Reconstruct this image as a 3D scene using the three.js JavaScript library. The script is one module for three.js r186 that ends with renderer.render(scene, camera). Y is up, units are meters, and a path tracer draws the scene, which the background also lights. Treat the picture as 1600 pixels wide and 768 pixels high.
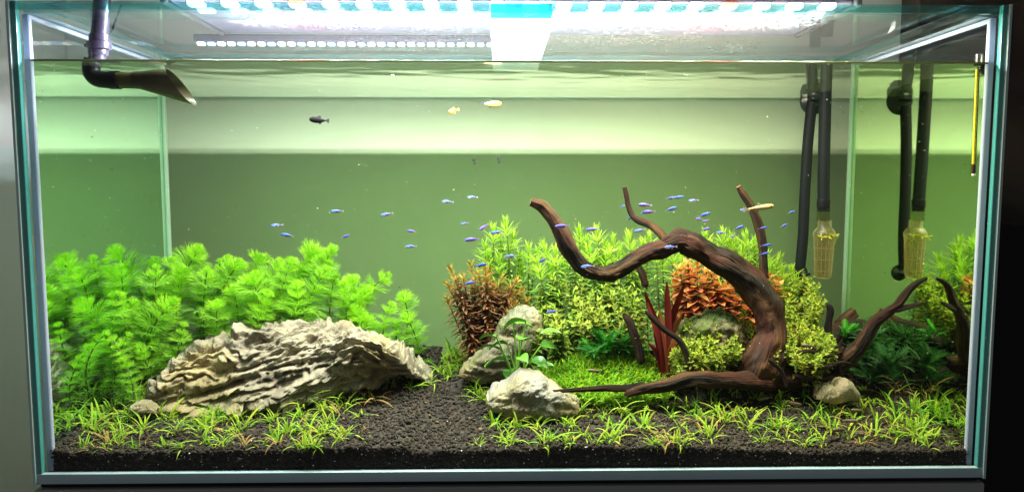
import * as THREE from 'three';
import { mergeGeometries, mergeVertices } from 'three/addons/utils/BufferGeometryUtils.js';
import { RoundedBoxGeometry } from 'three/addons/geometries/RoundedBoxGeometry.js';
import { ImprovedNoise } from 'three/addons/math/ImprovedNoise.js';
import { RectAreaLightUniformsLib } from 'three/addons/lights/RectAreaLightUniformsLib.js';
RectAreaLightUniformsLib.init();

// ------------------------------------------------------------------ camera, room light, exposure
const scene = new THREE.Scene();
const F = 1100, EYE = new THREE.Vector3(-0.0142, 0.2781, 0.6454);
const camera = new THREE.PerspectiveCamera(2 * Math.atan(384 / F) * 180 / Math.PI, 1024 / 491, 0.02, 30);
camera.position.copy(EYE);
camera.rotation.set(-0.0833, -0.0175, 0, 'YXZ');
scene.add(camera);
camera.updateMatrixWorld(true);
scene.background = new THREE.Color(0.10, 0.10, 0.105);      // the dim room in front of the tank
const renderer = new THREE.WebGLRenderer();
renderer.toneMapping = THREE.LinearToneMapping;
renderer.toneMappingExposure = 1;
renderer.shadowMap.enabled = true;

// tank measures (metres): x across, y up from the glass bottom, z towards the viewer, front face at z = 0
const HW = 0.45, TH = 0.443, GT = 0.008, ZB = -0.268, WY = 0.3925, XI = HW - GT, FLOORY = 0.010, WALLZ = -0.46;

// ------------------------------------------------------------------ lamps (the light bar above the tank)
const LAMP_Y = 0.456, ROW_Z = -0.066;
const LEDS = []; for (const z of [ROW_Z + 0.005, ROW_Z - 0.018]) for (let k = 0; k < 20; k++) LEDS.push({ x: -0.3085 + k * 0.0325, z, red: k === 3 || k === 16 });
const LI = 1820;
for (const d of LEDS) {                      // each LED of the bar is a small lamp facing straight down; cooler at the left end, warmer at the right
  const w = (d.x + 0.31) / 0.62, c = d.red ? new THREE.Color(1.0, 0.12, 0.14) : w < 0.35 ? new THREE.Color(0.86, 1.0, 1.0) : w < 0.68 ? new THREE.Color(0.93, 1.0, 0.93) : new THREE.Color(0.96, 1.0, 0.76);
  const l = new THREE.RectAreaLight(c, d.red ? LI * 1.5 : LI, 0.016, 0.0125);
  l.name = 'led_light'; l.position.set(d.x, LAMP_Y - 0.0042, d.z); l.lookAt(d.x, -5, d.z); l.castShadow = true; scene.add(l);
}
// ------------------------------------------------------------------ helpers
let seedState = 20240611;
function rnd() { seedState = (seedState + 0x6d2b79f5) | 0; let t = Math.imul(seedState ^ (seedState >>> 15), 1 | seedState); t = (t + Math.imul(t ^ (t >>> 7), 61 | t)) ^ t; return ((t ^ (t >>> 14)) >>> 0) / 4294967296; }
const rr = (a, b) => a + (b - a) * rnd(), pick = (a) => a[Math.floor(rnd() * a.length)];
const V = (x, y, z) => new THREE.Vector3(x, y, z), C = (r, g, b) => new THREE.Color().setRGB(r, g, b);
const IN = new ImprovedNoise(), noise = (x, y, z) => IN.noise(x + 17.3, y + 5.1, z + 91.7);
const fbm = (x, y, z, o = 4) => { let s = 0, a = 0.5; for (let i = 0; i < o; i++) { s += a * noise(x, y, z); x *= 2.03; y *= 2.03; z *= 2.03; a *= 0.5; } return s; };
const sstep = (a, b, x) => THREE.MathUtils.smoothstep(x, a, b), lerp = THREE.MathUtils.lerp, clamp = THREE.MathUtils.clamp;
const taken = {};
function numbered(name) { const n = taken[name] ?? 0; taken[name] = n + 1; return n ? name + '_' + String(n).padStart(3, '0') : name; }
function ray(px, py) { const v = V((px - 800) / F, (384 - py) / F, -1); return v.applyQuaternion(camera.quaternion); }
function at(px, py, z) { const d = ray(px, py); return EYE.clone().addScaledVector(d, (z - EYE.z) / d.z); }     // photo pixel at a distance -> place
const pxSize = (n, z) => n / F * (EYE.z - z);
function tag(o, label, category, group, kind) { o.userData.label = label; if (category) o.userData.category = category; if (group) o.userData.group = group; if (kind) o.userData.kind = kind; return o; }
function shade(o) { o.castShadow = o.receiveShadow = true; return o; }
function thing(name, label, category, pos = V(0, 0, 0), group) {
  const o = new THREE.Group(); o.name = numbered(name); o.position.copy(pos); scene.add(o);
  return tag(o, label, category, group);
}
function part(name, geo, mat, parent, pos, rot) {
  const m = shade(new THREE.Mesh(geo, mat)); m.name = parent === scene ? numbered(name) : name;
  if (pos) m.position.copy(pos); if (rot) m.rotation.set(...rot);
  parent.add(m); return m;
}
function box(x0, x1, y0, y1, z0, z1, r = 0) {
  const g = r ? new RoundedBoxGeometry(x1 - x0, y1 - y0, z1 - z0, 2, r) : new THREE.BoxGeometry(x1 - x0, y1 - y0, z1 - z0);
  return g.translate((x0 + x1) / 2, (y0 + y1) / 2, (z0 + z1) / 2);
}
const strip = (g) => { const q = g.index ? g.toNonIndexed() : g; for (const k of Object.keys(q.attributes)) if (!['position', 'normal', 'uv'].includes(k)) q.deleteAttribute(k); return q; };
const merged = (list) => mergeGeometries(list.map(strip));
class MB {                                    // collects triangles
  constructor() { this.p = []; this.i = []; this.c = []; this.uv = []; }
  v(x, y, z, c) { this.p.push(x, y, z); if (c) this.c.push(c[0], c[1], c[2]); return this.p.length / 3 - 1; }
  q(a, b, c, d) { this.i.push(a, b, c, a, c, d); }
  t(a, b, c) { this.i.push(a, b, c); }
  // flat ribbon along points, with a width for each point and a side direction
  ribbon(pts, widths, side, col) {
    let pa, pb;
    pts.forEach((p, k) => {
      const w = widths[k] / 2, s = side.isVector3 ? side : side[k];
      const c = col ? col(k / (pts.length - 1)) : null;
      const a = this.v(p.x - s.x * w, p.y - s.y * w, p.z - s.z * w, c), b = this.v(p.x + s.x * w, p.y + s.y * w, p.z + s.z * w, c);
      if (k) this.q(pa, pb, b, a); pa = a; pb = b;
    });
  }
  tube(pts, radii, n = 6, col) {
    let last;
    pts.forEach((p, k) => {
      const d = (pts[Math.min(k + 1, pts.length - 1)].clone().sub(pts[Math.max(k - 1, 0)])).normalize();
      const s = Math.abs(d.y) > 0.9 ? V(1, 0, 0) : V(0, 1, 0), u = s.clone().cross(d).normalize(), w = d.clone().cross(u);
      const ring = []; const c = col ? col(k / (pts.length - 1)) : null;
      for (let j = 0; j < n; j++) { const t = j / n * Math.PI * 2, r = radii[k] ?? radii; ring.push(this.v(p.x + (u.x * Math.cos(t) + w.x * Math.sin(t)) * r, p.y + (u.y * Math.cos(t) + w.y * Math.sin(t)) * r, p.z + (u.z * Math.cos(t) + w.z * Math.sin(t)) * r, c)); }
      if (last) for (let j = 0; j < n; j++) this.q(last[j], last[(j + 1) % n], ring[(j + 1) % n], ring[j]);
      last = ring;
    });
  }
  geo() {
    const g = new THREE.BufferGeometry(); g.setAttribute('position', new THREE.Float32BufferAttribute(this.p, 3));
    if (this.c.length) g.setAttribute('color', new THREE.Float32BufferAttribute(this.c, 3));
    g.setIndex(this.i); g.computeVertexNormals(); return g;
  }
}
const std = (r, g, b, rough = 0.6, more = {}) => new THREE.MeshPhysicalMaterial({ color: C(r, g, b), roughness: rough, ...more });
const pane = (r, g, b, ior = 1.5, more = {}) => new THREE.MeshPhysicalMaterial({ color: C(r, g, b), roughness: 0, transmission: 1, thickness: 0, ior, side: THREE.DoubleSide, ...more });
const leafy = (r, g, b, t = 0.45, more = {}) => new THREE.MeshPhysicalMaterial({ color: C(r, g, b), roughness: 1, transmission: t, thickness: 0, side: THREE.DoubleSide, specularIntensity: 0.3, ...more });
function noiseTexture(w, h, f, srgb) {
  const d = new Uint8Array(w * h * 4);
  for (let y = 0; y < h; y++) for (let x = 0; x < w; x++) { const c = f(x / w, y / h), o = (y * w + x) * 4; for (let k = 0; k < 3; k++) d[o + k] = clamp(Math.round((c.length ? c[k] : c) * 255), 0, 255); d[o + 3] = 255; }
  const t = new THREE.DataTexture(d, w, h); t.wrapS = t.wrapT = THREE.RepeatWrapping; t.magFilter = THREE.LinearFilter; t.minFilter = THREE.LinearMipmapLinearFilter;
  if (srgb) t.colorSpace = THREE.SRGBColorSpace; t.needsUpdate = true; return t;
}
// ------------------------------------------------------------------ the room: wall behind, dark furniture at the right
{
  const wallTex = noiseTexture(256, 256, (u, v) => 0.90 + 0.16 * fbm(u * 5, v * 5, 0.5, 4) + 0.03 * fbm(u * 60, v * 60, 3.1, 2), false);
  const g = new THREE.PlaneGeometry(3.2, 2.2);
  tag(part('wall', g, std(0.84, 0.84, 0.8, 0.9, { map: wallTex }), scene, V(-0.75, 0.3, WALLZ)), 'plain pale grey wall behind the fish tank', 'wall', null, 'structure');
  tag(part('side_wall', new THREE.BoxGeometry(0.05, 2.2, 0.62), std(0.80, 0.80, 0.80, 0.9, { map: wallTex }), scene, V(-0.70, 0.3, WALLZ + 0.311)), 'plain white side wall close beyond the left end of the tank', 'wall', null, 'structure');
  const w = thing('wardrobe', 'dark brown wardrobe side standing behind the right end of the tank', 'wardrobe', V(0, 0, 0));
  const dark = std(0.022, 0.013, 0.006, 0.7);
  part('side_panel', box(0.60, 1.5, -0.8, 1.4, WALLZ + 0.012, WALLZ + 0.06, 0.004), dark, w);
  part('top_rail', box(0.60, 1.5, 0.62, 0.66, WALLZ + 0.06, WALLZ + 0.075, 0.003), dark, w);
  const ch = thing('armchair', 'black upholstered chair back beyond the lower right of the tank', 'chair', V(0, 0, 0));
  const sh = new THREE.Shape(); sh.moveTo(0.50, -0.6); sh.lineTo(0.50, 0.17); sh.quadraticCurveTo(0.56, 0.235, 0.70, 0.215); sh.quadraticCurveTo(1.0, 0.17, 1.3, -0.6);
  const cg = new THREE.ExtrudeGeometry(sh, { depth: 0.05, bevelSize: 0.012, bevelThickness: 0.012, bevelSegments: 3, curveSegments: 24 });
  part('backrest', cg.translate(0, 0, WALLZ + 0.12), std(0.003, 0.003, 0.003, 0.95), ch);
}
// ------------------------------------------------------------------ cabinet and mat under the tank
{
  const cab = thing('aquarium_cabinet', 'grey topped cabinet carrying the fish tank on a black foam mat', 'cabinet', V(0, 0, 0));
  part('top_board', box(-0.452, 0.452, -0.032, -0.0048, -0.30, -0.001, 0.002), std(0.26, 0.27, 0.25, 0.5), cab);
  part('body', box(-0.445, 0.445, -0.55, -0.034, -0.295, -0.012), std(0.03, 0.03, 0.03, 0.6), cab);
  tag(part('foam_mat', box(-0.449, 0.449, -0.0045, -0.0005, -0.285, -0.006, 0.0015), std(0.008, 0.008, 0.009, 0.95), scene), 'thin black foam mat between cabinet top and tank bottom', 'mat');
}
// ------------------------------------------------------------------ the glass tank
const tank = thing('aquarium', 'long rectangular glass fish tank planted with green weeds, stones and driftwood', 'aquarium');
const GLASS = pane(0.975, 0.99, 0.98, 1.25), EDGE = std(0.05, 0.24, 0.23, 0.12, { transmission: 0.0, clearcoat: 1, clearcoatRoughness: 0.05 });
const SEAM = new THREE.MeshPhysicalMaterial({ color: C(0.46, 0.52, 0.68), roughness: 0.9, transmission: 0.5, thickness: 0, side: THREE.DoubleSide });
const BSEAM = new THREE.MeshPhysicalMaterial({ color: C(0.62, 0.80, 0.66), roughness: 0.5, transmission: 0.75, thickness: 0, side: THREE.DoubleSide });
const RIM = pane(0.70, 0.87, 0.88, 1.5, { roughness: 0.05 });
{
  const sheet = (w, h) => new THREE.PlaneGeometry(w, h);
  part('front_pane', sheet(2 * HW - 0.001, TH - 0.001), GLASS, tank, V(0, TH / 2, -0.0005));
  // back pane: clear above the water, and seen through green water below it
  part('back_pane', sheet(2 * XI, TH), pane(0.94, 0.97, 0.95, 1.05), tank, V(0, TH / 2, ZB - 0.004));
  part('bottom_pane', box(-XI, XI, 0, FLOORY, ZB, -GT, 0.001), std(0.22, 0.33, 0.35, 0.15), tank);
  part('bottom_edge', box(-HW + 0.001, HW - 0.001, 0.0005, 0.0105, -0.0075, -0.0012, 0.0008), std(0.34, 0.47, 0.52, 0.2, { clearcoat: 0.6 }), tank);
  for (const s of [-1, 1]) {
    const sp = part('side_pane', box(Math.min(s * HW, s * (HW - 0.0012)), Math.max(s * HW, s * (HW - 0.0012)), 0, TH, ZB, -0.0025), pane(0.93, 0.97, 0.96, 1.3), tank);
    // below the water the pane's inner face mirrors the tank, as glass does from inside water
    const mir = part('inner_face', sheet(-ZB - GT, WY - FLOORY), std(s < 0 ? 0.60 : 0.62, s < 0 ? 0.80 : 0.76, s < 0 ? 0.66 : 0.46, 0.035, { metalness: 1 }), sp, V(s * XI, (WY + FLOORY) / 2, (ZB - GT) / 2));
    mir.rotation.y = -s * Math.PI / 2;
    part('glass_edge', box(Math.min(s * HW, s * (XI + 0.0015)), Math.max(s * HW, s * (XI + 0.0015)), 0.0005, TH, -0.007, -0.0015, 0.001), EDGE, tank);
    part('edge_chamfer', box(Math.min(s * (HW + 0.0012), s * (HW - 0.0014)), Math.max(s * (HW + 0.0012), s * (HW - 0.0014)), 0, TH, -0.0025, 0.0004, 0.0004), std(0.42, 0.55, 0.55, 0.15), tank);
    part('silicone_seam', box(Math.min(s * (XI - 0.0055), s * (XI + 0.001)), Math.max(s * (XI - 0.0055), s * (XI + 0.001)), FLOORY, TH - 0.01, -0.0125, -0.0078, 0.0016), SEAM, tank);
    part('silicone_seam', box(Math.min(s * (XI - 0.0045), s * XI), Math.max(s * (XI - 0.0045), s * XI), FLOORY, TH - 0.01, ZB + 0.0002, ZB + 0.005, 0.0014), BSEAM, tank);
    // glass braces along the sides just under the rim
    part('side_brace', box(Math.min(s * XI, s * (XI - 0.027)), Math.max(s * XI, s * (XI - 0.027)), TH - 0.0095, TH - 0.0015, ZB, -0.009, 0.0008), RIM, tank);
    part('brace_seam', box(Math.min(s * XI, s * (XI - 0.004)), Math.max(s * XI, s * (XI - 0.004)), TH - 0.0135, TH - 0.0098, ZB, -0.009, 0.001), SEAM, tank);
  }
  part('front_brace', box(-HW, HW, TH - 0.0085, TH - 0.0002, -0.034, -0.0082, 0.0008), pane(0.78, 0.92, 0.93, 1.5), tank);
  part('front_brace_edge', box(-HW, HW, TH - 0.0082, TH - 0.0004, -0.0078, -0.0012, 0.0008), pane(0.55, 0.80, 0.80, 1.5, { roughness: 0.06 }), tank);
  part('back_brace', box(-XI, XI, TH - 0.009, TH - 0.001, ZB + 0.0002, ZB + 0.022, 0.0008), pane(0.78, 0.92, 0.93, 1.5, { roughness: 0.1 }), tank);
  const cb = new THREE.MeshPhysicalMaterial({ color: C(0.80, 0.95, 0.98), roughness: 0.92, transmission: 0.6, thickness: 0, side: THREE.DoubleSide });
  part('cross_brace', box(-0.022, 0.034, TH - 0.018, TH - 0.0102, ZB + 0.002, -0.010, 0.001), cb, tank);
  part('cross_brace_edge', box(-0.022, 0.033, TH - 0.0140, TH - 0.0014, -0.0011, -0.0007, 0.0001), std(0.30, 0.80, 0.88, 0.2, { transmission: 0.5, thickness: 0 }), tank);
}
// ------------------------------------------------------------------ water: its surface, and its green body against the back pane
{
  const W = 120, D = 40, g = new THREE.PlaneGeometry(2 * XI - 0.0004, -ZB - GT - 0.001, W, D).rotateX(-Math.PI / 2).translate(0, WY, (ZB - GT) / 2);
  const p = g.attributes.position;
  for (let i = 0; i < p.count; i++) { const x = p.getX(i), z = p.getZ(i); const k = sstep(0.0, 0.03, -z - 0.008) * sstep(0, 0.02, z - ZB); p.setY(i, WY + k * (0.0003 * noise(x * 22, z * 46, 1) + 0.00009 * noise(x * 60, z * 90, 4))); }
  g.computeVertexNormals();
  tag(part('water_surface', g, pane(0.80, 0.85, 0.74, 2.2, { metalness: 0.62 }), scene), 'still water surface just under the tank rim', null, null, 'structure');
  tag(part('water_body', new THREE.PlaneGeometry(2 * XI - 0.0004, WY - FLOORY).translate(0, (WY + FLOORY) / 2, ZB + 0.0001), pane(0.455, 0.57, 0.375, 1.02), scene), 'faintly green water of the tank seen against its back', null, null, 'structure');
  // dark meniscus where the water meets the front glass
  tag(part('waterline', box(-XI, XI, WY - 0.0012, WY + 0.0006, -0.0096, -0.0082, 0.0004), std(0.10, 0.13, 0.03, 0.3), scene), 'dark olive line where the water meets the front glass', null, null, 'structure');
}
// ------------------------------------------------------------------ the light bar
{
  const lamp = thing('light_bar', 'long LED light bar lying across the top of the tank', 'lamp');
  const body = std(0.042, 0.040, 0.075, 0.6);
  part('housing', box(-0.334, 0.334, LAMP_Y, LAMP_Y + 0.022, -0.200, -0.056, 0.004), body, lamp);
  part('end_cap', box(-0.342, -0.3345, LAMP_Y - 0.002, LAMP_Y + 0.024, -0.202, -0.054, 0.003), std(0.03, 0.03, 0.04, 0.5), lamp);
  part('end_cap', box(0.3345, 0.342, LAMP_Y - 0.002, LAMP_Y + 0.024, -0.202, -0.054, 0.003), std(0.03, 0.03, 0.04, 0.5), lamp);
  const glow = (r, g, b, k) => new THREE.MeshStandardMaterial({ color: C(0.9, 0.9, 0.9), emissive: C(r, g, b), emissiveIntensity: k });
  const white = glow(0.9, 0.97, 1.0, 5), red = glow(1, 0.12, 0.05, 5), blue = glow(0.2, 0.45, 1.0, 3);
  const lg = new RoundedBoxGeometry(0.016, 0.006, 0.012, 2, 0.0025);
  for (const d of LEDS) part('led', lg, d.red ? red : white, lamp, V(d.x, LAMP_Y - 0.0005, d.z));
  const lamp2 = thing('rear_light_strip', 'thin rear strip of small blue and white LEDs above the back left', 'lamp');
  part('rail', box(-0.392, -0.02, LAMP_Y + 0.0015, LAMP_Y + 0.010, -0.262, -0.246, 0.002), body, lamp2);
  const sg = new RoundedBoxGeometry(0.0085, 0.004, 0.008, 2, 0.0015);
  for (let k = 0; k < 30; k++) part('led', sg, k % 3 === 1 ? blue : white, lamp2, V(-0.385 + k * 0.0124, LAMP_Y - 0.0005, -0.254));
  const wet = noiseTexture(1536, 512, (u, v) => {              // dry glass is smooth, fogged glass rough, drops and dried spots rougher still
    const big = 0.5 + 0.9 * fbm(u * 7, v * 2.5, 2.2, 3), fine = noise(u * 230, v * 62, 5), mid = noise(u * 110, v * 30, 9), grain = noise(u * 520, v * 150, 1);
    const inside = sstep(0.13, 0.2, u) * (1 - sstep(0.83, 0.9, u));
    return clamp(0.006 + inside * (0.035 * big + 0.5 * sstep(0.12, 0.42, fine + 0.6 * grain) * big + 0.22 * sstep(0.2, 0.4, mid) * big), 0.01, 0.6);
  }, false);
  const cover = thing('cover_glass', 'glass cover sheet under the light bar spotted with condensation drops', 'glass cover');
  part('sheet', new THREE.PlaneGeometry(2 * XI - 0.06, -ZB - 0.06).rotateX(-Math.PI / 2), pane(0.95, 0.96, 1.0, 1.16, { roughness: 1, roughnessMap: wet }), cover, V(0, TH + 0.001, ZB / 2));
}
// ------------------------------------------------------------------ soil
function soilY(x, z) {
  const t = clamp((-z - GT) / 0.255, 0, 1);
  const path = Math.exp(-Math.pow((x + 0.085 - 0.03 * (1 - t)) / 0.05, 2));
  let h = 0.031 + 0.022 * t - 0.006 * path * t;
  h += 0.030 * sstep(-0.03, 0.10, x) * sstep(0.42, 0.22, x) * sstep(0.22, 0.60, t) * (1 - 0.35 * sstep(0.7, 1, t));                           // the planted mound at the right
  h += 0.012 * sstep(0.15, 0.0, Math.abs(x - 0.06)) * sstep(0.3, 0.55, t);
  h += 0.020 * Math.exp(-Math.pow((x - 0.11) / 0.085, 2) - Math.pow((z + 0.155) / 0.05, 2));
  h += 0.010 * sstep(-0.15, -0.3, x) * sstep(0.35, 0.8, t);
  h -= 0.004 * sstep(-0.1, -0.4, x) * (1 - t);
  h += 0.003 * Math.sin(x * 9 + 1.2) * (1 - 0.5 * t) + 0.003 * noise(x * 14, z * 14, 2) + 0.0016 * noise(x * 60, z * 60, 7);
  return h;
}
function ground(px, py) {                   // the place on the soil that a photo pixel shows
  const d = ray(px, py); let k = 0.6;
  for (; k < 1.2; k += 0.0015) { const z = EYE.z + d.z * k, y = EYE.y + d.y * k; if (z < -0.009 && y <= soilY(EYE.x + d.x * k, z)) break; if (z < ZB + 0.006) break; }
  const x = clamp(EYE.x + d.x * k, -XI + 0.01, XI - 0.01), z = clamp(EYE.z + d.z * k, ZB + 0.008, -0.014);
  return V(x, soilY(x, z), z);
}
const tone = (k) => { const w = rr(0.55, 1.35) * k * 0.5; return C(0.066 * w, 0.050 * w * rr(0.92, 1.04), 0.035 * w * rr(0.85, 1.1)); };
{
  const g = new THREE.PlaneGeometry(2 * XI - 0.001, -ZB - GT - 0.002, 260, 90).rotateX(-Math.PI / 2).translate(0, 0, (ZB - GT) / 2);
  const p = g.attributes.position;
  for (let i = 0; i < p.count; i++) p.setY(i, soilY(p.getX(i), p.getZ(i)) - 0.0012);
  g.computeVertexNormals();
  // the cut face of the soil against the front glass
  const m = new MB(); let la, lb;
  for (let k = 0; k <= 200; k++) { const x = lerp(-XI + 0.0005, XI - 0.0005, k / 200), a = m.v(x, FLOORY, -GT - 0.001), b = m.v(x, soilY(x, -GT - 0.001) - 0.0012, -GT - 0.001); if (k) m.q(la, a, b, lb); la = a; lb = b; }
  const soil = part('soil', merged([(g.deleteAttribute('uv'), g), m.geo()]), std(0.035, 0.028, 0.021, 1), scene);
  tag(soil, 'dark brown planting soil rising towards the back of the tank', null, null, 'structure');
  // grains
  const shapes = [0, 1, 2].map((k) => { const q = new THREE.IcosahedronGeometry(1, 1), a = q.attributes.position; for (let i = 0; i < a.count; i++) { const x = a.getX(i), y = a.getY(i), z = a.getZ(i), s = 1 + 0.42 * noise(x * 1.3 + k * 7, y * 1.3, z * 1.3) + 0.2 * noise(x * 3, y * 3 + k, z * 3); a.setXYZ(i, x * s, y * s * 0.85, z * s); } const f = mergeVertices(q.deleteAttribute('normal').deleteAttribute('uv')); f.computeVertexNormals(); return f; });
  const mat = std(1, 1, 1, 0.95), N = 9000, M = new THREE.Matrix4(), Q = new THREE.Quaternion(), E = new THREE.Euler();
  shapes.forEach((s, k) => {
    const im = shade(new THREE.InstancedMesh(s, mat, N)); im.name = numbered('soil_grains');
    for (let i = 0; i < N; i++) {
      let x, z, y, r, c;
      r = rr(0.0008, 0.0019) * (rnd() < 0.10 ? rr(1.2, 1.8) : 1);
      if (i < 1500) {                          // pressed against the glass
        x = rr(-XI + 0.002, XI - 0.002); z = -GT - 0.0012; y = lerp(FLOORY + 0.001, soilY(x, z), rnd()); c = tone(0.55);
      } else { x = rr(-XI + 0.002, XI - 0.002); z = -GT - 0.002 - Math.pow(rnd(), 1.25) * (-ZB - GT - 0.006); y = soilY(x, z) + rr(-0.0014, 0.0008); c = tone(rr(0.8, 1.15)); if (rnd() < 0.015) c = C(0.19, 0.12, 0.06); }
      M.compose(V(x, y, z), Q.setFromEuler(E.set(rr(0, 6), rr(0, 6), rr(0, 6))), V(r, r * rr(0.75, 1), r * rr(0.8, 1.15))); im.setMatrixAt(i, M); im.setColorAt(i, c);
    }
    scene.add(im); tag(im, ['coarse dark grains of the planting soil', 'loose brown grains over the planting soil', 'fine dark grains lying in the planting soil'][k], null, null, 'stuff');
  });
  const sp = shade(new THREE.InstancedMesh(shapes[0], std(0.75, 0.76, 0.8, 0.4), 260)); sp.name = 'white_specks';
  for (let i = 0; i < 260; i++) { const x = rr(-XI + 0.004, XI - 0.004), f = i > 20, z = f ? -GT - 0.0008 : rr(-0.15, -0.012), y = f ? lerp(FLOORY + 0.001, soilY(x, z) - 0.001, Math.pow(rnd(), 0.8)) : soilY(x, z) + 0.001, r = rr(0.00035, 0.0008); M.compose(V(x, y, z), Q.setFromEuler(E.set(rr(0, 6), rr(0, 6), 0)), V(r, r, r)); sp.setMatrixAt(i, M); }
  scene.add(sp); tag(sp, 'tiny white specks scattered through the black soil at the glass', null, null, 'stuff');
}
{
  const N = 700, flake = leafShapeFlat(), im = shade(new THREE.InstancedMesh(flake, std(1, 1, 1, 0.9, { side: THREE.DoubleSide }), N)), M = new THREE.Matrix4(), Q = new THREE.Quaternion(), E = new THREE.Euler(); im.name = 'plant_debris';
  for (let i = 0; i < N; i++) { const x = rr(-XI + 0.01, XI - 0.01), z = rr(-0.2, -0.012), s = rr(0.0012, 0.0042); M.compose(V(x, soilY(x, z) + 0.0006, z), Q.setFromEuler(E.set(rr(-0.4, 0.4), rr(0, 6.28), rr(-0.4, 0.4), 'YXZ')), V(s, s, s * rr(0.5, 1))); im.setMatrixAt(i, M); im.setColorAt(i, pick([C(0.12, 0.07, 0.03), C(0.17, 0.11, 0.05), C(0.07, 0.045, 0.025), C(0.10, 0.13, 0.03), C(0.22, 0.17, 0.07)])); }
  scene.add(im); tag(im, 'brown and olive bits of dead leaf lying on the soil', null, null, 'stuff');
}
function leafShapeFlat() { const m = new MB(), a = m.v(-0.5, 0, 0), b = m.v(0, 0.06, 0.22), c = m.v(0.5, 0.02, 0), d = m.v(0, 0.04, -0.2); m.q(a, b, c, d); return m.geo(); }
// ------------------------------------------------------------------ stones
function stoneTexture(seed) { return noiseTexture(512, 512, (u, v) => { const n = 0.5 + fbm(u * 18, v * 18, seed, 5) * 0.8 + 0.25 * noise(u * 140, v * 140, seed); return n; }, false); }
const stoneBump = stoneTexture(3);
const hash2 = (x, y) => { const v = Math.sin(x * 127.1 + y * 311.7) * 43758.5453; return v - Math.floor(v); };
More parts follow.
